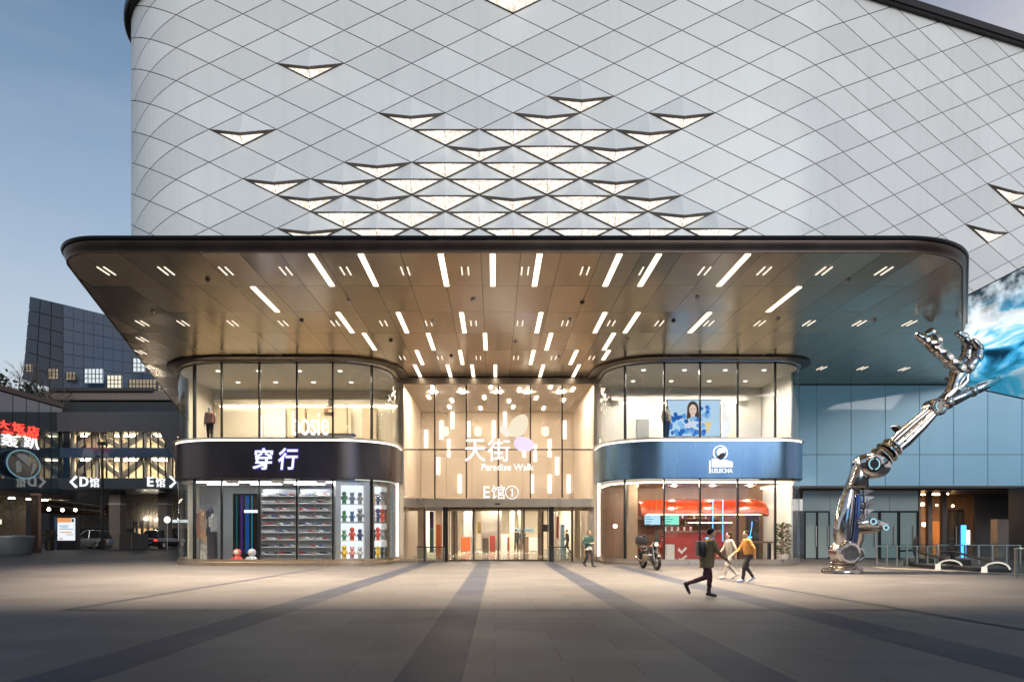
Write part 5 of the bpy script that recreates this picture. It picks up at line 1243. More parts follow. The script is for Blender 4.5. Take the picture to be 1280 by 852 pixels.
# hotel side wall running away along the plaza
HX = -38.2
ho = thing('hotel_building', (HX, 52, 0), 'dark glazed hotel wing with red and white characters at the left edge', 'building')
MB().box(HX - 14, HX, 40, 60.2, 4.6, 12.4).build('core', DARKW, ho)
mb = MB()
for i in range(13):
    for j in range(3):
        y0 = 40.1 + i * 1.55; z0 = 4.7 + j * 2.55; mb.box(HX + .01, HX + .06, y0 + .04, y0 + 1.5, z0 + .04, z0 + 2.5)
mb.build('glazing', PM('hotel glass', (.03, .045, .055), .08, .0, .3, .3, coat=1.0), ho)
MB().box(HX - 14, HX + .15, 40, 60.3, 12.4, 12.8).build('parapet', DARKMET, ho)
MB().box(HX - 14, HX + 1.2, 40, 60.1, 4.2, 4.59).build('canopy_slab', DARKMET, ho)
MB().box(HX - 10, HX - 3, 40, 60, .02, 4.19).build('ground_storey', PM('dim shop interior', (.16, .12, .09), .6, var=.5, scale=.7), ho)
for k in range(9): MB().box(HX - .4, HX - .1, 42.2 + k * 2, 42.5 + k * 2, 4.1, 4.19).build('downlight', EM('hotel downlight', (1, .85, .6), 30) if 'hotel downlight' not in MATS else MATS['hotel downlight'], ho)
for k, (y0, y1, z0, z1, m) in enumerate(((44, 47, 1.6, 2.4, WIND), (48.5, 50, 2.4, 2.8, WINC), (51.4, 53.6, .8, 2.6, WIND), (55, 57, 2.1, 2.5, WINL))): MB().box(HX - 3, HX - 2.95, y0, y1, z0, z1).build('shop_window', m, ho)
def hotel_text(body, px0, px1, py0, py1, m, name, label, off=.008):
    """lettering on the hotel's side wall, between two photo columns"""
    Y0 = HX * FOC / (px0 - 618); Y1 = HX * FOC / (px1 - 618); Ym = (Y0 + Y1) / 2
    t = text_mesh(name, body, 0, Y1 - Y0, WZ(py1, Ym), WZ(py0, Ym), Vector((HX + .16, Y0, 0)), m, depth=.1, offset=off, face=(0, 1))
    return tag(t, label, 'sign')
hotel_text('大', -6, 8, 525, 536, SIGNR, 'hotel_sign', 'red glowing character cut by the left edge, on the hotel wall')
hotel_text('饭', 12.5, 27.5, 528.5, 539.5, SIGNR, 'hotel_sign', 'red glowing middle character of the hotel name')
hotel_text('店', 31, 45.5, 532.5, 543.5, SIGNR, 'hotel_sign', 'red glowing last character of the hotel name')
hotel_text('AND', 0, 13, 538.6, 541.6, SIGNR, 'hotel_sign', 'small red latin letters AND under the hotel characters', .0)
hotel_text('HOTEL', 20, 44.5, 541.6, 545.8, SIGNR, 'hotel_sign', 'small red latin word HOTEL under the hotel characters', .0)
hotel_text('轰', -2, 19, 542.5, 557.5, SIGNW, 'club_sign', 'white glowing boxy character below the red hotel name')
hotel_text('趴', 27, 45.5, 547, 560.5, SIGNW, 'club_sign', 'white glowing narrower character right of the boxy white one')
ov = thing('oval_sign', (HX + .9, 54, 6.0), 'dark oval picture sign with a pale blue rim on the hotel wall', 'sign')
def oval(py, rz, ry, x0, x1, cy_=54.6, n=28): 
    z = WZ(py, cy_); return [[Vector((x, cy_ + ry * math.cos(2 * math.pi * k / n), z + rz * math.sin(2 * math.pi * k / n))) for k in range(n)] for x in (x0, x1)]
mb = MB(); mb.loft(oval(580, 1.1, 1.9, HX + .3, HX + .55)); mb.build('board', PM('oval board', (.01, .02, .05), .3), ov)
mb = MB(); rr = oval(580, 1.12, 1.92, HX + .56, HX + .57)[0]; mb.tube(rr + [rr[0]], .06, 6); mb.build('rim', EM('oval rim', (.25, .5, .62), .5), ov)
PALEB = PM('oval pale figure', (.35, .38, .42), .5)
for pts in ([(-.9, -.7), (-.3, -.6), (-.35, .0), (-.6, .25), (-.95, .1)], [(-.1, .2), (.5, -.1), (.6, .4), (.3, .75), (-.6, .8), (-.9, .6)], [(.8, -.8), (1.3, -.4), (1.4, .1), (1.0, .2)]):
    mb = MB(); n = len(pts); z = WZ(580, 54.6); f = [Vector((HX + .6, 54.6 + a, z + b)) for a, b in pts]; bb = [p - Vector((.04, 0, 0)) for p in f]
    mb.add(f + bb, [list(range(n)), [n + i for i in range(n)][::-1]] + [(i, n + i, n + (i + 1) % n, (i + 1) % n) for i in range(n)]); mb.build('figure_mark', PALEB, ov)
# ------------------------------------------------------------------ footbridge block with lit trusses
BRY = 60.0
bg_ = thing('bridge_building', (WX(150, BRY), BRY, 4.8), 'raised glass link building with a thick grey roof and lit diagonal trusses', 'building')
BRX0, BRX1 = WX(74, BRY), -14.0
GREYR = PM('grey bridge roof', (.075, .075, .082), .5, var=.08)
x_ = WX(205, BRY)
mb = MB(); rl = [(BRX0, WZ(540, BRY)), (BRX0, WZ(516, BRY)), (x_ + 3, WZ(515, BRY)), (x_ + 6, WZ(515, BRY)), (BRX1, WZ(515, BRY)), (BRX1, WZ(598, BRY)), (WX(224, BRY), WZ(580, BRY)), (WX(202, BRY), WZ(540, BRY))]
n = len(rl); f = [Vector((x, BRY - .5, z)) for x, z in rl]; b = [p + Vector((0, 9, 0)) for p in f]
mb.add(f + b, [list(range(n)), [n + i for i in range(n)][::-1]] + [(i, n + i, n + (i + 1) % n, (i + 1) % n) for i in range(n)]); mb.build('roof', GREYR, bg_)
MB().box(BRX0, WX(224, BRY), BRY - .3, BRY + 9, WZ(611, BRY), WZ(597.5, BRY)).build('sign_band', PM('bridge base band', (.06, .075, .09), .3, .3), bg_)
MB().box(BRX0, WX(224, BRY), BRY + 4, BRY + 4.1, WZ(597, BRY), WZ(540, BRY)).build('inner_wall', CREAM, bg_)
MB().box(BRX0 + .05, WX(224, BRY), BRY + .1, BRY + 4, WZ(560, BRY), WZ(571, BRY)).build('mid_floor', GREYW, bg_)
for z in (WZ(541.5, BRY), WZ(572.5, BRY)):
    for k in range(5): MB().box(BRX0 + 1 + k * 3, BRX0 + 3 + k * 3, BRY + 1.5, BRY + 1.8, z - .05, z).build('ceiling_light', EM('bridge light', (1, .80, .5), 75) if 'bridge light' not in MATS else MATS['bridge light'], bg_)
pxs = [78 + 9.2 * k for k in range(16)]
for a, b in zip(pxs, pxs[1:]):
    MB().poly([(WX(a, BRY) + .05, BRY, WZ(597, BRY)), (WX(b, BRY) - .05, BRY, WZ(597, BRY)), (WX(b, BRY) - .05, BRY, WZ(540.5, BRY)), (WX(a, BRY) + .05, BRY, WZ(540.5, BRY))]).build('glass_pane', GLASS_DK if (a - 78) < 9 else GLASS, bg_)
for a in pxs: MB().box(WX(a, BRY) - .04, WX(a, BRY) + .04, BRY - .06, BRY + .08, WZ(597, BRY), WZ(540.2, BRY)).build('mullion', BLACKMET, bg_)
MB().box(BRX0, WX(222, BRY), BRY - .1, BRY - .062, WZ(571.5, BRY), WZ(559.5, BRY)).build('spandrel', PM('bridge spandrel glass', (.05, .08, .13), .12, coat=.6), bg_)
for y0, y1 in ((541, 560), (572, 596)):
    for k in range(4):
        a, b = 92 + k * 30, 122 + k * 30
        if k % 2: a, b = b, a
        MB().tube([W(a, y1, BRY + 1), W(b, y0, BRY + 1)], .28, 8).build('truss_brace', BEIGE, bg_)
for k in range(5): MB().cyl(W(92 + 30 * k, 597, BRY + 1), W(92 + 30 * k, 541, BRY + 1), .22, n=8).build('truss_post', BEIGE, bg_)
for body, a, b, y0, y1, lab in (('D', 99.5, 110, 595.5, 607.5, 'white glowing letter D on the footbridge band'), ('馆', 112, 123.5, 596.5, 608.5, 'white glowing hall character beside the letter D'), ('E', 184, 191.5, 595.5, 607.5, 'white glowing letter E on the footbridge band'), ('馆', 194.5, 206, 596.5, 608.5, 'white glowing hall character beside the letter E on the bridge')):
    tag(text_mesh('bridge_sign', body, WX(a, BRY - .4), WX(b, BRY - .4), WZ(y1, BRY - .4), WZ(y0, BRY - .4), BRY - .32, SIGNW, depth=.1, offset=.02 if body in 'DE' else .005), lab, 'sign')
for sgn, x, lab in ((-1, 88.5, 'white chevron arrow pointing away from the letter D'), (1, 219.5, 'white chevron arrow at the bridge end beside the letter E')):
    pts = [W(x - sgn * 7, 595, BRY - .4), W(x, 601.8, BRY - .4), W(x - sgn * 7, 608.5, BRY - .4)]
    tag(MB().tube(pts, .11, 6).build('arrow_sign', SIGNW), lab, 'sign')
refl = EM('dim red reflection sign', (.9, .15, .12), .5)
for k, (px, lab) in enumerate(((137, 151),)): pass
# undercroft: back wall, columns, warm shop door
un = thing('undercroft_wall', (WX(180, 70), 70, 0), 'brown slatted wall under the footbridge with a small warm lit doorway', 'wall')
mb = MB()
for k in range(60): x = WX(95, 70) + k * .28; mb.box(x + .02, x + .26, 70, 70.12 + .05 * (k % 3), WZ(660, 70), WZ(611, 70))
mb.build('slats', PM('slatted wall', (.14, .12, .10), .6, var=.3, scale=2), un)
MB().box(WX(60, 70), WX(240, 70), 70.2, 70.5, -.1, WZ(605, 70)).build('back_wall', DARKW, un)
MB().box(WX(168, 70), WX(190, 70), 70.05, 70.19, 0, 2.4).build('doorway', EM('warm doorway', (1, .62, .28), .9), un)
for k in range(3): x = WX(171 + 7 * k, 70); MB().box(x - .12, x + .12, 69.9, 70.04, -.1, 2.5).build('door_post', DARKW, un)
for px, py in ((182, 648), (195, 649)): MB().ball(W(px, py, 69.5), .12).build('downlight', EM('undercroft light', (1, .9, .7), 150) if 'undercroft light' not in MATS else MATS['undercroft light'], un)
for px, w, Y, lab in ((143, 7, 61.5, 'thick stone clad column under the left half of the footbridge'), (203, 5.2, 63, 'narrower stone clad column under the right half of the footbridge')):
    c = thing('bridge_column', (WX(px, Y), Y, -.12), lab, 'column')
    zt_ = WZ(612, BRY)
    MB().bbox(WX(px - w, Y), WX(px + w, Y), Y, Y + 1.1, -.12, zt_ - .02, .03).build('cladding', STONEC, c)
    for py in (611.5, 628): MB().box(WX(px - w, Y) - .03, WX(px + w, Y) + .03, Y - .03, Y + 1.0, WZ(py + 2.2, Y), WZ(py + .6, Y)).build('light_band', PM('band %d %d' % (px, py), (.5, .45, .4), .4), c)
# plaza awnings on the left
aw = thing('tilted_awning', W(92, 632, 63), 'dark tilted steel awning with thin white edges beside the hotel', 'awning')
for k in range(4):
    a, b = W(40 + 10 * k, 622 + 5 * k, 64), W(132, 633 + 3 * k, 64); MB().tube([a, b], .09, 6).build('beam', DARKMET if k % 2 else STEEL, aw)
MB().poly([W(40, 622, 64), W(40, 640, 64.5), W(136, 645, 64.5), W(136, 632, 64)]).build('roof_sheet', DARKMET, aw)
for px, py in ((5, 633), (61, 636), (78, 637), (94, 637)): tag(MB().ball(W(px, py, 62), .13).build('hanging_lamp', EM('awning lamp', (1, .85, .6), 40) if 'awning lamp' not in MATS else MATS['awning lamp'], smooth=True), 'small warm round lamp glowing under the dark awning', 'lamp', 'round lamps under the awning')
# pylon, light box, lamp post, planters
py_ = thing('bronze_pylon', (WX(45, 49.8), 49.8, 0), 'slim dark bronze pylon standing beside the large grey planter', 'pylon')
x = WX(45, 49.8); MB().bbox(x - .26, x + .26, 49.6, 50.0, 0, 4.15, .03).build('shaft', DARKMET, py_); MB().bbox(x - .27, x + .27, 49.59, 50.01, 4.153, 4.3, .03).build('pylon_cap', PM('copper cap', (.45, .25, .15), .3, .9), py_)  # cap in paler copper than the bronze shaft
MB().box(x + .262, x + .275, 49.66, 49.94, .3, 4.1).build('side_panel', PM('copper side', (.30, .16, .10), .3, .9), py_)
lb = thing('advertising_light_box', (WX(83, 63.5), 56, 0), 'standing lit advertising box with an orange headed white poster', 'sign')
LY = 56.0; x0, x1 = WX(71, LY), WX(97.5, LY)
MB().bbox(x0, x1, LY, LY + .35, .0, WZ(645, LY), .03).build('casing', BLACKP, lb)
MB().box(x0 - .22, x0 - .002, LY + .02, LY + .33, .05, WZ(645.5, LY)).build('side_panel', PM('blue side panel', (.03, .10, .2), .4), lb)
def lbx(px0, px1, py0, py1, m, name, d): MB().box(WX(px0, LY), WX(px1, LY), LY - d, LY - d + .006, WZ(py1, LY), WZ(py0, LY)).build(name, m, lb)
lbx(72, 94, 647, 675, EM('poster white', (.88, .94, 1.0), 1.0), 'poster', .01)
lbx(72, 89.5, 647, 652.5, EM('poster orange', (1, .38, .10), .95), 'poster_head', .02)
lbx(90, 92.5, 648, 652, BLACKP, 'poster_code', .02)
for k, (a, b, y, c_) in enumerate(((74, 86, 656, (.5, .7, .9)), (74, 92, 660.5, (.05, .06, .07)), (75, 90, 664, (.95, .6, .3)), (83, 92, 667, (.9, .7, .5)), (74, 79, 672, (.8, .4, .4)), (76, 85, 658, (.6, .75, .9)))): lbx(a, b, y, y + (.6 if k == 1 else 1.6), EM('poster mark %d' % k, c_, .8), 'poster_mark', .022)
for k in range(12): lbx(74 + 1.2 * k, 74.6 + 1.2 * k, 649, 650.6, WHITEP, 'poster_title', .024)
lp = thing('lamp_post', (WX(128, 57), 57, 0), 'tall dark lamp post standing before the footbridge', 'street lamp')
x = WX(128, 56.5); MB().tube([(x, 56.5, 0), (x, 56.5, WZ(556, 56.5))], [.13, .085], 12).build('pole', BLACKMET, lp)
MB().bbox(x - .22, x + .22, 56.3, 56.7, 0, .7, .03).build('base', BLACKMET, lp)
MB().bbox(x - .35, x + .35, 56.35, 56.65, WZ(556, 56.5), WZ(552, 56.5), .03).build('head', BLACKMET, lp); MB().tube([(x - .1, 56.5, WZ(571, 56.5)), (x - .45, 56.5, WZ(569, 56.5))], .07, 6).build('arm', BLACKMET, lp)
POTM = PM('grey metal planter', (.24, .26, .26), .38, .6, .12, 1)
def planter(px, Y, r, h, lab): 
    p = thing('planter', (WX(px, Y), Y, 0), lab, 'planter'); mb = MB()
    mb.lathe([(.02, .004), (r * .80, .006), (r * .86, .12), (r * .97, h - .12), (r, h - .1), (r, h), (r * .92, h), (r * .9, h - .1), (.02, h - .1)], (WX(px, Y), Y, 0), 36); mb.build('bowl', POTM, p, smooth=True)
    MB().lathe([(.02, h - .11), (r * .89, h - .098), (.02, h - .06)], (WX(px, Y), Y, 0), 20).build('soil', PM('soil', (.05, .035, .025), .9), p); return p
planter(11, 44.8, 1.45, 1.27, 'wide tapered grey metal planter holding a bare shrub at the left edge')
BARK = PM('bark', (.09, .065, .05), .85, var=.3, scale=8)
def bare(name, label, loc, h, n0, seed, cat, spread=.9, group=None, leaves=None, depth=4, r0=.05):
    t = thing(name, loc, label, cat, group); rg = random.Random(seed); mb = MB(); tips = []; tr = MB()
    def grow(b, d, l, r, k, M_):
        p = [b]; q = Vector(b); dd = Vector(d)
        for _ in range(3):
            dd = (dd + Vector((rg.uniform(-1, 1), rg.uniform(-1, 1), rg.uniform(-.3, .6))) * .16).normalized(); q = q + dd * l / 3; p.append(q.copy())
        M_.tube(p, [r, r * .88, r * .75, r * .6], 5 if k > 1 else 8, cap=False)
        if k >= depth: tips.append(p[-1]); return
        for _ in range(n0 if k else n0 + 1):
            a = rg.uniform(0, 6.28); s_ = Vector((math.cos(a), math.sin(a), 0)) * spread * rg.uniform(.4, 1); grow(p[rg.choice([2, 3, 3])], (dd + s_).normalized(), l * rg.uniform(.58, .8), r * .58, k + 1, mb)
    grow(Vector(loc), Vector((0, 0, 1)), h * .38, r0, 0, tr)
    tr.build('trunk', BARK, t, smooth=True); cr = mb.build('crown', BARK, t, smooth=True)
    if leaves:
        lm = MB()
        for p in tips:
            for _ in range(leaves[1]):
                o = p + Vector((rg.gauss(0, leaves[2]), rg.gauss(0, leaves[2]), rg.gauss(0, leaves[2]))); u = Vector((rg.uniform(-1, 1), rg.uniform(-1, 1), rg.uniform(-1, 1))).normalized() * leaves[3]; v = u.orthogonal().normalized() * leaves[3] * .5
                lm.add([o - u, o + v, o + u, o - v], [(0, 1, 2, 3)])
        lm.build('leaves', leaves[0], cr)
    return t
OLIVE = PM('sparse dry leaf', (.10, .085, .03), .6, var=.5, scale=6); DKLEAF = PM('dark evergreen leaf', (.018, .03, .018), .6, var=.5, scale=3)
bare('bare_shrub', 'bare branching shrub with few dry leaves in the wide grey planter', (WX(13, 44.8), 44.8, 1.2), 3.0, 3, 5, 'shrub', 1.1, leaves=(OLIVE, 2, .12, .07), r0=.055)
pb = thing('planter_box', (WX(167, 58), 56.5, 0), 'dark square planter box standing in front of the parked cars', 'planter')
x0, x1 = WX(155.5, 56.4), WX(180.5, 56.4); MB().bbox(x0, x1, 55.6, 57.0, .02, WZ(667, 56.4), .03).build('box', PM('brown box', (.035, .027, .024), .5), pb); MB().box(x0 + 1, x0 + 1.06, 55.58, 55.598, .1, 1.2).build('seam', STEEL, pb)
pt = thing('potted_bush', (WX(62, 54), 54, 0), 'small round bush in a dark pot between the pylon and the light box', 'plant')
x = WX(62, 54); MB().lathe([(.02, 0), (.3, .01), (.36, .75), (.3, .76), (.02, .7)], (x, 54, 0), 16).build('pot', DARKMET, pt, smooth=True); lf = MB(); rg = random.Random(8)
for k in range(420):
    d = Vector((rg.gauss(0, 1), rg.gauss(0, 1), rg.gauss(0, 1))).normalized() * .5 * rg.uniform(.5, 1.1); o = Vector((x, 54, 1.25)) + d; u = Vector((rg.uniform(-1, 1), rg.uniform(-1, 1), rg.uniform(-1, 1))).normalized() * .08; v = u.orthogonal().normalized() * .05
    lf.add([o - u, o + v, o + u, o - v], [(0, 1, 2, 3)])
lf.build('foliage', PM('reddish bush leaf', (.06, .045, .03), .6, var=.5, scale=7), pt)
for k, (px, Y, h, sd, lab) in enumerate(((2, 80, 17.0, 1, 'bare winter tree on the skyline at the left edge'), (17, 84, 18.5, 2, 'tall bare tree on the skyline above the hotel roof'), (33, 78, 14.5, 3, 'bare tree touching the side of the glass tower'))):
    bare('bare_tree', lab, (WX(px, Y), Y, 3.5), h, 3, sd, 'tree', .75, r0=.3, depth=5)
for k, (px, Y, zt_, w, sd, lab) in enumerate(((4, 73, 17.6, 3, 4, 'dark evergreen tree low behind the hotel roof at the left edge'), (24, 74, 16.6, 3, 6, 'dark evergreen tree behind the hotel roof beside the tower'))):
    t = thing('evergreen_tree', (WX(px, Y), Y, 3), lab, 'tree'); rg = random.Random(sd); x = WX(px, Y)
    MB().tube([(x, Y, 3), (x, Y, zt_ - 1)], [.3, .08], 8).build('trunk', BARK, t); lf = MB()
    cl_ = [(Vector((x + rg.uniform(-w, w), Y + rg.uniform(-2, 2), rg.uniform(10, zt_))), rg.uniform(.7, 1.5)) for _ in range(16)]
    for c, r_ in cl_:
        for _ in range(110):
            o = c + Vector((rg.gauss(0, .5), rg.gauss(0, .5), rg.gauss(0, .4))) * r_; u = Vector((rg.uniform(-1, 1), rg.uniform(-1, 1), rg.uniform(-1, 1))).normalized() * .22; v = u.orthogonal().normalized() * .13
            lf.add([o - u, o + v, o + u, o - v], [(0, 1, 2, 3)])
    lf.build('crown', DKLEAF, t)
tag(MB().add([(-900, 120, -.1), (900, 120, -.1), (900, 900, 25), (-900, 900, 25), (-900, 120, -5), (900, 120, -5)], [(0, 1, 2, 3), (4, 5, 1, 0)]).build('hill', PM('dark hillside', (.03, .04, .035), .9, var=.4, scale=.05)), kind='structure')

# ------------------------------------------------------------------ parked cars
CARG = PM('car glass', (.015, .018, .02), .06, .0, .1, coat=1.0); TYRE = RUBBER
def car(px, Y, rot, paint, suv, label, tail=False):
    z0 = -.12 if Y > 57 else 0
    loc = Vector((WX(px, Y), Y, z0)); c = thing('parked_car', loc, label, 'car'); c.rotation_euler = (0, 0, 0)
    T = Matrix.Translation(loc) @ Matrix.Rotation(R(rot), 4, 'Z'); h = 1.68 if suv else 1.46
    # side outline stations along the length: (x, half width, z low, z shoulder)
    st_ = [(-2.25, .70, .45, .80), (-2.2, .82, .30, .95), (-1.6, .90, .24, 1.0), (-.6, .92, .22, .98), (.6, .92, .22, .96), (1.5, .90, .24, .92), (2.1, .82, .30, .80), (2.28, .66, .42, .66)]
    mb = MB(); rings = []
    for x, w, a, b in st_: rings.append([Vector((x, y, z)) for y, z in ((-w * .9, a), (-w, a + .15), (-w, b - .18), (-w * .93, b), (w * .93, b), (w, b - .18), (w, a + .15), (w * .9, a))])
    mb.loft(rings); mb.v = [T @ p for p in mb.v]; mb.build('body', paint, c, smooth=True, angle=35)
    g_ = MB(); top = [(-2.1 if suv else -1.75, .78, .97), (-1.75 if suv else -1.05, .66, h - .06), (-.9, .66, h), (.1, .66, h - .02), (1.05, .78, .95)]
    rings = [[Vector((x, -w, .93)), Vector((x, -w, z)), Vector((x, w, z)), Vector((x, w, .93))] for x, w, z in top]
    g_.loft(rings); g_.v = [T @ p for p in g_.v]; g_.build('windows', CARG, c, smooth=True, angle=30)
    r_ = MB(); r_.loft([[Vector((x, -w + .03, z + .005)), Vector((x, w - .03, z + .005)), Vector((x, w - .06, z + .05)), Vector((x, -w + .06, z + .05))][::-1] for x, w, z in top[1:4]]); r_.v = [T @ p for p in r_.v]; r_.build('roof', paint, c, smooth=True, angle=35)
    pl_ = MB()
    for s in (-1, 1):
        for a, b in ((top[3], top[4]), (top[0], top[1])): pl_.tube([T @ Vector((a[0], s * a[1], a[2])), T @ Vector((b[0], s * b[1], b[2]))], .05, 6)
        pl_.tube([T @ Vector((-.45, s * .80, .95)), T @ Vector((-.45, s * .68, h - .02))], .04, 6)
    pl_.build('pillars', paint, c, smooth=True)
    for x in (-1.38, 1.42):
        for s in (-1, 1):
            w_ = MB(); w_.lathe([(.02, -.1), (.30, -.1), (.34, -.06), (.34, .06), (.30, .1), (.02, .1)], n=22, axis='y'); w_.v = [T @ (p + Vector((x, s * .83, .34))) for p in w_.v]; wo_ = w_.build('wheel', TYRE, c, smooth=True)
            w_ = MB(); w_.lathe([(.02, -.112), (.20, -.112), (.22, -.09), (.22, .09), (.20, .112), (.02, .112)], n=18, axis='y'); w_.v = [T @ (p + Vector((x, s * .83, .34))) for p in w_.v]; w_.build('rim', STEEL, wo_, smooth=True)
    for s in (-1, 1):
        m = MB(); m.bbox(2.08, 2.25, s * .62 - .16, s * .62 + .16, .62, .76, .03, T); m.build('headlight', PM('headlight lens', (.6, .6, .6), .1) if 'headlight lens' not in MATS else MATS['headlight lens'], c)
        m = MB(); m.bbox(-2.27, -2.1, s * .66 - .14, s * .66 + .14, .72, .88, .03, T); m.build('tail_light', TAIL if tail else PM('unlit tail lens', (.2, .01, .01), .15) if 'unlit tail lens' not in MATS or tail else MATS['unlit tail lens'], c)
        m = MB(); m.bbox(.72, .9, s * 1.0 - .09, s * 1.0 + .09, .96, 1.1, .03, T); m.build('mirror', paint, c)
    m = MB(); m.bbox(-2.275, -2.22, -.26, .26, .52, .64, .01, T); m.build('number_plate', PM('plate blue', (.05, .12, .4), .4) if 'plate blue' not in MATS else MATS['plate blue'], c)
car(116, 62, 160, PM('silver car paint', (.32, .33, .33), .25, .5, .05, coat=.8), True, 'silver car parked beside the lit advertising box')
car(154, 64, 165, PM('blue grey car paint', (.09, .13, .20), .25, .5, .05, coat=.8), False, 'blue grey saloon parked behind the dark planter box')
car(205, 64, 82, PM('dark car paint', (.02, .022, .028), .25, .4, .05, coat=.8), True, 'dark car with red tail lights lit beside the corner shop', True)
car(226, 72, 95, PM('red brown car paint', (.10, .03, .025), .25, .4, .05, coat=.8), False, 'red brown car half hidden behind the corner shop')
ps = thing('parking_sign', (WX(209, 61), 59, 0), 'white lit round sign on a thin post beside the dark car', 'sign')
x = WX(209, 59); MB().cyl((x, 59, -.1), (x, 59, 2.3), .03, n=8).build('post', STEEL, ps); MB().ball((x, 59, 2.5), .3, .08, .3, 14, 8).build('disc', SIGNW, ps, smooth=True)
MB().bbox(x + .5, x + 1.9, 58.9, 59, 2.25, 2.5, .01).build('plate', WINC, ps); MB().cyl((x, 59, 2.35), (x + 1.9, 59, 2.35), .02, n=6).build('bracket', STEEL, ps)

# ------------------------------------------------------------------ people
SKIN = PM('skin', (.50, .31, .22), .5, var=.06); HAIRM = PM('black hair', (.012, .01, .009), .75, var=.3, scale=20); HAIRM.node_tree.nodes['Principled BSDF'].inputs['Specular IOR Level'].default_value = .15

def cap_seg(mb, a, b, ra, rb, n=10):
    a, b = Vector(a), Vector(b); d = (b - a); l = d.length; d = d / l if l > 1e-6 else Vector((0, 0, 1))
    pts = [a - d * ra * .95, a - d * ra * .75, a - d * ra * .4, a, lerp(a, b, .5), b, b + d * rb * .4, b + d * rb * .75, b + d * rb * .95]
    rr = [ra * .15, ra * .66, ra * .92, ra, (ra + rb) / 2 * 1.02, rb, rb * .92, rb * .66, rb * .15]
    mb.tube(pts, rr, n)
def figure(name, loc, rot, pose, cols, label, cat='person', h=1.7, hair='short', extra=None, group=None):
    """one continuous body grown from overlapping tapered limbs; garments are zones of the same surface"""
    k = h / 1.7; J = {kk: Vector(v) for kk, v in pose.items()}
    B = []                                    # (zone, a, b, ra, rb)
    def seg(z, a, b, ra, rb): B.append((z, J[a] if isinstance(a, str) else Vector(a), J[b] if isinstance(b, str) else Vector(b), ra, rb))
    up = (J['neck'] - J['hip']).normalized(); side = (J['lsh'] - J['rsh']).normalized(); fwd = side.cross(up).normalized()
    for s, hp, sh in ((1, 'lhp', 'lsh'), (-1, 'rhp', 'rsh')):
        seg('top', lerp(J['hip'], J[hp], .75) + up * .08, lerp(J['neck'], J[sh], .62) - up * .05, .12, .115)
        seg('leg', J['hip'] + side * .03 * s, J[hp], .115, .11)
    seg('top', J['hip'] + up * .06, J['neck'] - up * .12, .135, .13)
    seg('top', 'lsh', 'rsh', .072, .072); seg('skin', J['neck'] - up * .04, J['head'] - up * .06, .055, .055)
    for s in 'lr':
        seg('top', s + 'sh', s + 'el', .068, .052); seg('sleeve', s + 'el', s + 'wr', .05, .036)
        seg('leg', s + 'hp', s + 'kn', .098, .066); seg('leg', s + 'kn', s + 'an', .064, .043)
        an = J[s + 'an']; ft = J.get(s + 'ft', fwd); ft = Vector(ft).normalized()
        seg('shoe', an - Vector((0, 0, .02)) - ft * .03, an + ft * .14 - Vector((0, 0, .05)), .048, .042); seg('shoe', an + ft * .10 - Vector((0, 0, .055)), an + ft * .19 - Vector((0, 0, .058)), .040, .034)
        wr = J[s + 'wr']; d = (wr - J[s + 'el']).normalized(); sd = d.cross(fwd); sd = sd.normalized() if sd.length > .1 else side
        seg('skin', wr, wr + d * .07, .036, .038)
        for q in range(4):
            o = fwd * (.026 - .0175 * q); f0 = wr + d * .085 + o; f1 = f0 + d * (.045 + .008 * (q in (1, 2))) ; f2 = f1 + d * .03 - sd * .012
            seg('skin', f0, f1, .0105, .0095); seg('skin', f1, f2, .0095, .008)
        seg('skin', wr + d * .02 + fwd * .03, wr + d * .075 + fwd * .062, .013, .010)
    mb = MB()
    for z, a, b, ra, rb in B: cap_seg(mb, a, b, ra, rb)
    hd_ = J['head']; hf = Vector(J.get('look', fwd)).normalized(); hs = hf.cross(Vector((0, 0, 1))).normalized(); hu = hs.cross(hf)
    Th = Matrix.Translation(hd_) @ Matrix((hs, hf, hu)).transposed().to_4x4()
    mb.ball((0, 0, .02), .076, .094, .112, 16, 12, Th); mb.ball((0, .03, -.06), .056, .062, .062, 12, 8, Th); mb.ball((0, .098, -.012), .014, .022, .022, 8, 6, Th)
    for s in (-1, 1): mb.ball((s * .078, -.005, .0), .012, .022, .032, 8, 6, Th)
    loc = Vector(loc); M4 = Matrix.Translation(loc) @ Matrix.Rotation(R(rot), 4, 'Z') @ Matrix.Scale(k, 4)
    me = bpy.data.meshes.new('tmp'); me.from_pydata(mb.v, [], mb.f); ob = bpy.data.objects.new('tmp', me); col.objects.link(ob)
    rm = ob.modifiers.new('r', 'REMESH'); rm.mode = 'VOXEL'; rm.voxel_size = .011
    sm = ob.modifiers.new('s', 'SMOOTH'); sm.factor = .5; sm.iterations = 3
    dg = bpy.context.evaluated_depsgraph_get(); dg.update(); bm_ = bpy.data.meshes.new_from_object(ob.evaluated_get(dg)); bpy.data.objects.remove(ob)
    zones = ['skin', 'top', 'sleeve', 'leg', 'shoe']; zi = []
    vs = [v.co.copy() for v in bm_.vertices]
    for p in bm_.polygons:
        c = p.center; best = 'skin'; bd = ((c - hd_).length - .11) / .11 * .1
        if (c - hd_).length < .15 and c.z > J['neck'].z + .06: zi.append(0); continue
        for z, a, b, ra, rb in B:
            ab = b - a; t = max(0, min(1, (c - a).dot(ab) / max(ab.length_squared, 1e-9))); dd = (c - a - ab * t).length - (ra + (rb - ra) * t)
            if dd < bd or best == '': best, bd = z, dd
        zi.append(zones.index(best))
    root = thing(name, loc, label, cat, group)
    # cloth folds: the garment zones crease across the limbs
    nrm_ = [v.normal.copy() for v in bm_.vertices]; zv = [0] * len(vs)
    for p, z in zip(bm_.polygons, zi):
        for q in p.vertices: zv[q] = z
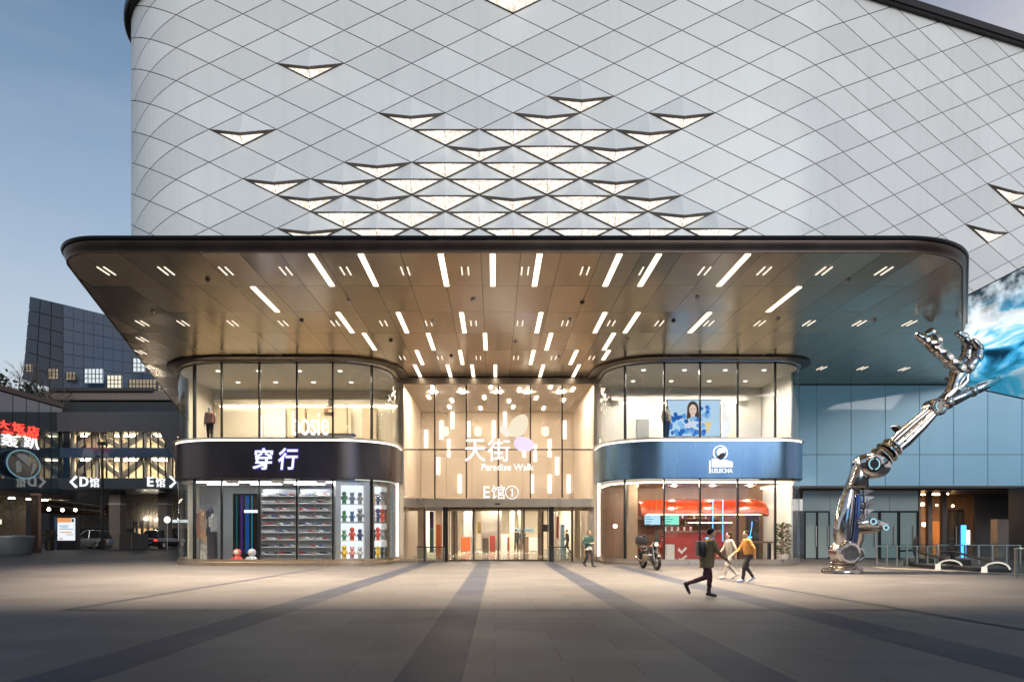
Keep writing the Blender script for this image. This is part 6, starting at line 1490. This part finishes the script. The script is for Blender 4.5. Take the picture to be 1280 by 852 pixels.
    for q in range(len(vs)):
        if zv[q] in (1, 2, 3):
            p = vs[q]; w = mnoise.noise(Vector((p.x * 9 + p.z * 6, p.y * 9, p.z * 17 + p.x * 8))) + .5 * mnoise.noise(p * 30)
            vs[q] = p + nrm_[q] * (.012 * w + .004)
    b_ = MB(); b_.v = [M4 @ v for v in vs]; b_.f = [list(p.vertices) for p in bm_.polygons]; b_.m = zi
    bd_ = b_.build('body', [cols[z] for z in zones], root, smooth=True, angle=180)
    if hair:
        hm = MB(); hm.ball((0, -.022, .045), .086, .098, .1, 16, 10, Th)
        if hair == 'long': hm.ball((0, -.05, -.06), .085, .06, .15, 14, 8, Th)
        if hair == 'bun': hm.ball((0, -.1, .08), .045, .045, .045, 10, 8, Th)
        hm.v = [M4 @ v for v in hm.v]; hm.build('hair', HAIRM, root, smooth=True)
    if hair is not False:
        fm = MB()
        for s in (-1, 1): fm.ball((s * .031, .088, .012), .011, .006, .006, 8, 6, Th)
        fm.ball((0, .09, -.055), .02, .006, .005, 8, 6, Th)
        fm.v = [M4 @ v for v in fm.v]; fm.build('face', PM('face dark', (.06, .03, .025), .5) if 'face dark' not in MATS else MATS['face dark'], root, smooth=True)
    if extra: extra(root, M4, J)
    return root
def cl4(top, leg, shoe, sleeve=None, skin=None):
    f = lambda n, c: MATS.get(n) or PM(n, c, .8, var=.18, scale=14, bump=.3)
    t = f('cloth %s' % (top,), top); return {'skin': skin or SKIN, 'top': t, 'sleeve': f('cloth %s' % (sleeve,), sleeve) if sleeve else t, 'leg': f('cloth %s' % (leg,), leg), 'shoe': f('cloth %s' % (shoe,), shoe)}
# poses: x is the walking direction, y across, z up, feet on 0
def walk(st=.30, arm=.2, lean=.04, lift=.06):
    return {'hip': (0, 0, .93), 'neck': (lean, 0, 1.43), 'head': (lean + .03, 0, 1.585), 'look': (1, 0, 0), 'lsh': (lean, .18, 1.38), 'rsh': (lean, -.18, 1.38),
            'lel': (lean - arm * .6, .24, 1.12), 'rel': (lean + arm * .5, -.24, 1.12), 'lwr': (lean - arm * .7, .22, .88), 'rwr': (lean + arm * 1.4, -.2, .94),
            'lhp': (0, .09, .88), 'rhp': (0, -.09, .88), 'lkn': (st * .55 + .05, .09, .50), 'rkn': (-st * .25 + .06, -.09, .48), 'lan': (st, .08, .095), 'ran': (-st * 1.05, -.08, .10 + lift), 'lft': (1, .1, .0), 'rft': (1, -.05, -.45)}
def stand(w=.1):
    return {'hip': (0, 0, .93), 'neck': (.01, 0, 1.43), 'head': (.03, 0, 1.585), 'look': (1, 0, 0), 'lsh': (0, .18, 1.38), 'rsh': (0, -.18, 1.38), 'lel': (-.03, .25, 1.1), 'rel': (-.03, -.25, 1.1), 'lwr': (.05, .24, .86), 'rwr': (.05, -.24, .86),
            'lhp': (0, .09, .88), 'rhp': (0, -.09, .88), 'lkn': (.03, w, .5), 'rkn': (.03, -w, .5), 'lan': (0, w, .095), 'ran': (0, -w, .095), 'lft': (1, .2, 0), 'rft': (1, -.2, 0)}
def at_feet(px, py): Y = FOC * EYE / (py - 660); return (WX(px, Y), Y, 0)
# woman in white walking near the entrance
pw = walk(.22, .05); pw['lwr'] = (.22, .1, 1.12); pw['rwr'] = (.22, -.1, 1.12); pw['lel'] = (-.02, .25, 1.13); pw['rel'] = (-.02, -.25, 1.13)
def skirt(root, M4, J):
    mb = MB(); n = 18; rings = []
    for r_, z in ((.15, 1.02), (.17, .9), (.185, .80), (.175, .80), (.14, 1.0)): rings.append([M4 @ Vector((r_ * .85 * math.cos(2 * math.pi * q / n), r_ * 1.1 * math.sin(2 * math.pi * q / n), z)) for q in range(n)])
    mb.loft(rings, cap=False); mb.build('jacket_hem', MATS['cloth (0.7, 0.66, 0.6)'], root, smooth=True)
figure('person', at_feet(735.5, 708), -60, pw, cl4((.035, .10, .09), (.03, .026, .028), (.03, .03, .03), (.05, .10, .09)), 'person in a dark green top with a pale jacket at the waist, by the entrance', h=1.64, hair='short', extra=lambda r_, M4, J: skirt(r_, M4, J) if 'cloth (0.7, 0.66, 0.6)' in MATS or PM('cloth (0.7, 0.66, 0.6)', (.7, .66, .6), .8) else None)
# person hurrying across the plaza
pr = walk(.16, .24, .08, .0); pr['ran'] = (-.55, -.08, .34); pr['rkn'] = (-.08, -.1, .50); pr['rft'] = (.5, 0, -1); pr['lan'] = (.06, .08, .095); pr['lkn'] = (.10, .09, .50)
def coat(root, M4, J):
    mb = MB(); n = 20; rings = []
    for r_, z, x in ((.165, 1.2, .04), (.175, 1.05, .03), (.19, .9, .01), (.205, .74, -.02), (.19, .745, -.02), (.15, 1.15, .04)): rings.append([M4 @ Vector((x + r_ * .85 * math.cos(2 * math.pi * q / n), r_ * 1.08 * math.sin(2 * math.pi * q / n), z)) for q in range(n)])
    mb.loft(rings, cap=False); mb.build('coat_hem', MATS['cloth (0.16, 0.12, 0.055)'], root, smooth=True)
    m = MB(); m.bbox(-.26, -.08, -.15, .15, 1.02, 1.40, .05); m.v = [M4 @ v for v in m.v]; m.build('backpack', BLACKP, root, smooth=True)
figure('person', at_feet(884, 746), 0, pr, cl4((.16, .12, .055), (.05, .012, .022), (.02, .02, .022)), 'person hurrying across the plaza in an olive brown coat, dark red trousers and backpack', h=1.74, hair='short', extra=coat)
# two people behind, one in orange, one in pale clothes
figure('person', at_feet(935, 727), 180, walk(.2, .25), cl4((.55, .24, .06), (.02, .018, .02), (.35, .40, .55)), 'person in an orange jacket and dark trousers walking past the tea shop', h=1.66, hair='bun')
figure('person', at_feet(913, 723), 185, walk(.26, .2), cl4((.40, .36, .31), (.34, .32, .29), (.4, .38, .36)), 'person in pale cream clothes walking ahead of the orange jacket', h=1.60, hair='long')
# people inside the mall hall
for px, py, rot, t_, l_, hh, lab in ((645.5, 688, 100, (.03, .03, .035), (.03, .03, .04), 1.7, 'person in black inside the mall, left one of the pair walking in'), (653.5, 688, 85, (.08, .09, .11), (.05, .05, .07), 1.62, 'person in dark grey inside the mall, right one of the pair walking in'),
                                  (597.5, 681, -90, (.05, .04, .04), (.04, .04, .05), 1.72, 'person in dark clothes far inside the hall below the yellow display'), (709.5, 692, 180, (.04, .03, .03), (.03, .03, .03), 1.66, 'person in black beside the right door post'), (588, 683, 90, (.10, .10, .12), (.05, .05, .06), 1.68, 'person in grey deep in the hall beside the orange counter'), (629, 684, -80, (.30, .28, .26), (.06, .06, .08), 1.62, 'person in a pale top far inside just right of the door middle'), (699, 686, 0, (.12, .05, .05), (.04, .04, .05), 1.6, 'person in dark red deeper behind the right doors')):
    figure('person', at_feet(px, py), rot, walk(.2, .12), cl4(t_, l_, (.03, .03, .03)), lab, h=hh)
# mannequins upstairs
PALEM = PM('mannequin white', (.7, .68, .64), .4)
m_ = stand(.08); figure('mannequin', (WX(262.5, 33.6), 33.6, 6.0), -90, m_, cl4((.45, .24, .20), (.02, .018, .02), (.03, .03, .03), skin=PALEM), 'mannequin in a pink plaid jacket and black trousers, upper left shop window', 'mannequin', 1.72, hair=False)
figure('mannequin', (WX(833, 33.2), 33.2, 6.0), -60, stand(.07), cl4((.55, .52, .47), (.015, .015, .02), (.03, .03, .03), skin=PALEM), 'mannequin in a pale top and dark trousers beside the advertising screen', 'mannequin', 1.76, hair=False)

# ------------------------------------------------------------------ parked motorbike
ML = Vector(at_feet(812, 711)); mk = thing('motorbike', ML, 'black motorbike with a cargo rack parked before the tea shop', 'motorbike')
TM = Matrix.Translation(ML) @ Matrix.Rotation(R(-80), 4, 'Z') @ Matrix.Scale(1.15, 4)
def mp(name, mb, m, parent=None, smooth=True): mb.v = [TM @ v for v in mb.v]; return mb.build(name, m, parent or mk, smooth=smooth)
for x in (-.62, .66):
    mb = MB(); pts = [Vector((x + .25 * math.cos(R(a)), 0, .31 + .25 * math.sin(R(a)))) for a in range(0, 361, 15)]; mb.tube(pts, .06, 8); wh = mp('wheel', mb, RUBBER)
    mb = MB(); mb.cyl((x, -.05, .31), (x, .05, .31), .06, n=12)
    for a in range(0, 360, 60): mb.tube([(x, 0, .31), (x + .2 * math.cos(R(a)), 0, .31 + .2 * math.sin(R(a)))], .014, 5)
    mp('rim', mb, STEEL, wh)
mb = MB(); mb.tube([(.66, .08, .31), (.5, .08, .75), (.42, .06, 1.0)], .03, 8); mb.tube([(.66, -.08, .31), (.5, -.08, .75), (.42, -.06, 1.0)], .03, 8); mp('fork', mb, STEEL)
mb = MB(); mb.loft([[Vector((x, w * math.cos(2 * math.pi * q / 10), z + hh * math.sin(2 * math.pi * q / 10))) for q in range(10)] for x, w, z, hh in ((.5, .06, .82, .08), (.36, .14, .80, .14), (.1, .17, .74, .16), (-.2, .14, .66, .1), (-.4, .1, .66, .08))]); mp('fuel_tank', mb, PM('black gloss paint', (.015, .015, .017), .12, coat=1.0))
mb = MB(); mb.loft([[Vector((x, w * math.cos(2 * math.pi * q / 10), z + hh * math.sin(2 * math.pi * q / 10))) for q in range(10)] for x, w, z, hh in ((-.08, .08, .80, .03), (-.2, .14, .79, .05), (-.5, .15, .81, .055), (-.78, .1, .86, .04))]); mp('seat', mb, RUBBER)
mb = MB(); mb.bbox(-.28, .28, -.17, .17, .28, .58, .05); mb.cyl((.05, 0, .5), (.18, 0, .72), .1, n=12); mp('engine', mb, STEEL)
mb = MB(); mb.tube([(.28, -.16, .4), (.0, -.2, .28), (-.5, -.2, .32), (-.85, -.2, .42)], [.035, .035, .05, .06], 10); mp('exhaust', mb, CHROME_DK)
mb = MB(); mb.tube([(.30, .38, 1.06), (.40, .2, 1.04), (.42, 0, 1.0), (.40, -.2, 1.04), (.30, -.38, 1.06)], .018, 8); mp('handlebar', mb, BLACKMET)
for s in (-1, 1):
    mb = MB(); mb.tube([(.38, s * .28, 1.04), (.34, s * .34, 1.22)], .01, 6); mb.ball((.34, s * .36, 1.25), .02, .07, .045, 10, 6); mp('mirror', mb, BLACKP)
    mb = MB(); mb.bbox(.46, .56, s * .17 - .04, s * .17 + .04, .84, .90, .015); mp('indicator', mb, ORANGE)
mb = MB(); mb.ball((.56, 0, .93), .1, .11, .1, 14, 8); hl = mp('headlight', mb, BLACKP); mb = MB(); mb.lathe([(.02, 0), (.085, .0), (.08, .02), (.02, .03)], n=14, axis='x'); mb.v = [v + Vector((.63, 0, .93)) for v in mb.v]; mp('lens', mb, PM('lamp lens', (.7, .7, .72), .08), hl)
for x in (.66, -.62):
    mb = MB(); mb.loft([[Vector((x + .34 * math.cos(R(a)), y, .31 + .34 * math.sin(R(a)))) for y in (-.07, .07)] + [Vector((x + .32 * math.cos(R(a)), y, .31 + .32 * math.sin(R(a)))) for y in (.07, -.07)] for a in range(35, 150, 10)]); mp('mudguard', mb, BLACKP)
mb = MB(); mb.bbox(-.98, -.62, -.2, .2, .92, 1.24, .05); mp('cargo_box', mb, BLACKP)
mb = MB(); mb.tube([(-.3, .15, .6), (-.9, .16, .9)], .02, 6); mb.tube([(-.3, -.15, .6), (-.9, -.16, .9)], .02, 6); mb.tube([(.3, 0, .62), (-.3, 0, .3), (-.62, .1, .31)], .03, 6); mb.tube([(-.45, .12, .75), (-.62, .12, .33)], .03, 8); mp('frame', mb, BLACKMET)
mb = MB(); mb.bbox(-1.0, -.96, -.07, .07, .62, .72, .01); mp('tail_light', mb, PM('red lens', (.4, .02, .02), .2))
mb = MB(); mb.loft([[Vector((.45 + .1 * t, .2 * math.cos(R(a)) * (1 - .3 * t), 1.0 + .35 * t + .02 * math.sin(R(a)))) for a in range(-90, 91, 20)] for t in (0, .5, 1)], closed=False); mp('windscreen', mb, GLASS_DK)
mb = MB(); mb.tube([(-.1, .12, .3), (-.15, .26, .02)], .018, 6); mp('stand', mb, BLACKMET)

# ------------------------------------------------------------------ unseen block added behind the camera: darkens glass reflections, blocks the low sun
op = thing('unseen_opposite_block', (0, -46, 0), 'unseen long dark block added across the plaza to darken reflections and shade the ground', 'building')
MB().box(-120, 120, -66, -46, 0, 23).build('wall', PM('dark block wall', (.05, .05, .055), .6), op)
rg = random.Random(4)
for k in range(26): x = -60 + 4.8 * k; MB().box(x, x + 3.2, -45.98, -45.9, .3 + 4.2 * (k % 3), 2.6 + 4.2 * (k % 3)).build('window', (WIND, WINL, WINC, WIND)[rg.randrange(4)], op)
MB().box(22, 58, -45.9, -45.6, 6, 19).build('video_screen', EM('far blue screen', (.10, .42, .95), 1.5), op)
MB().box(-30, -22, -45.9, -45.6, 8, 14).build('video_screen', EM('far violet screen', (.16, .2, .85), 1.0), op)
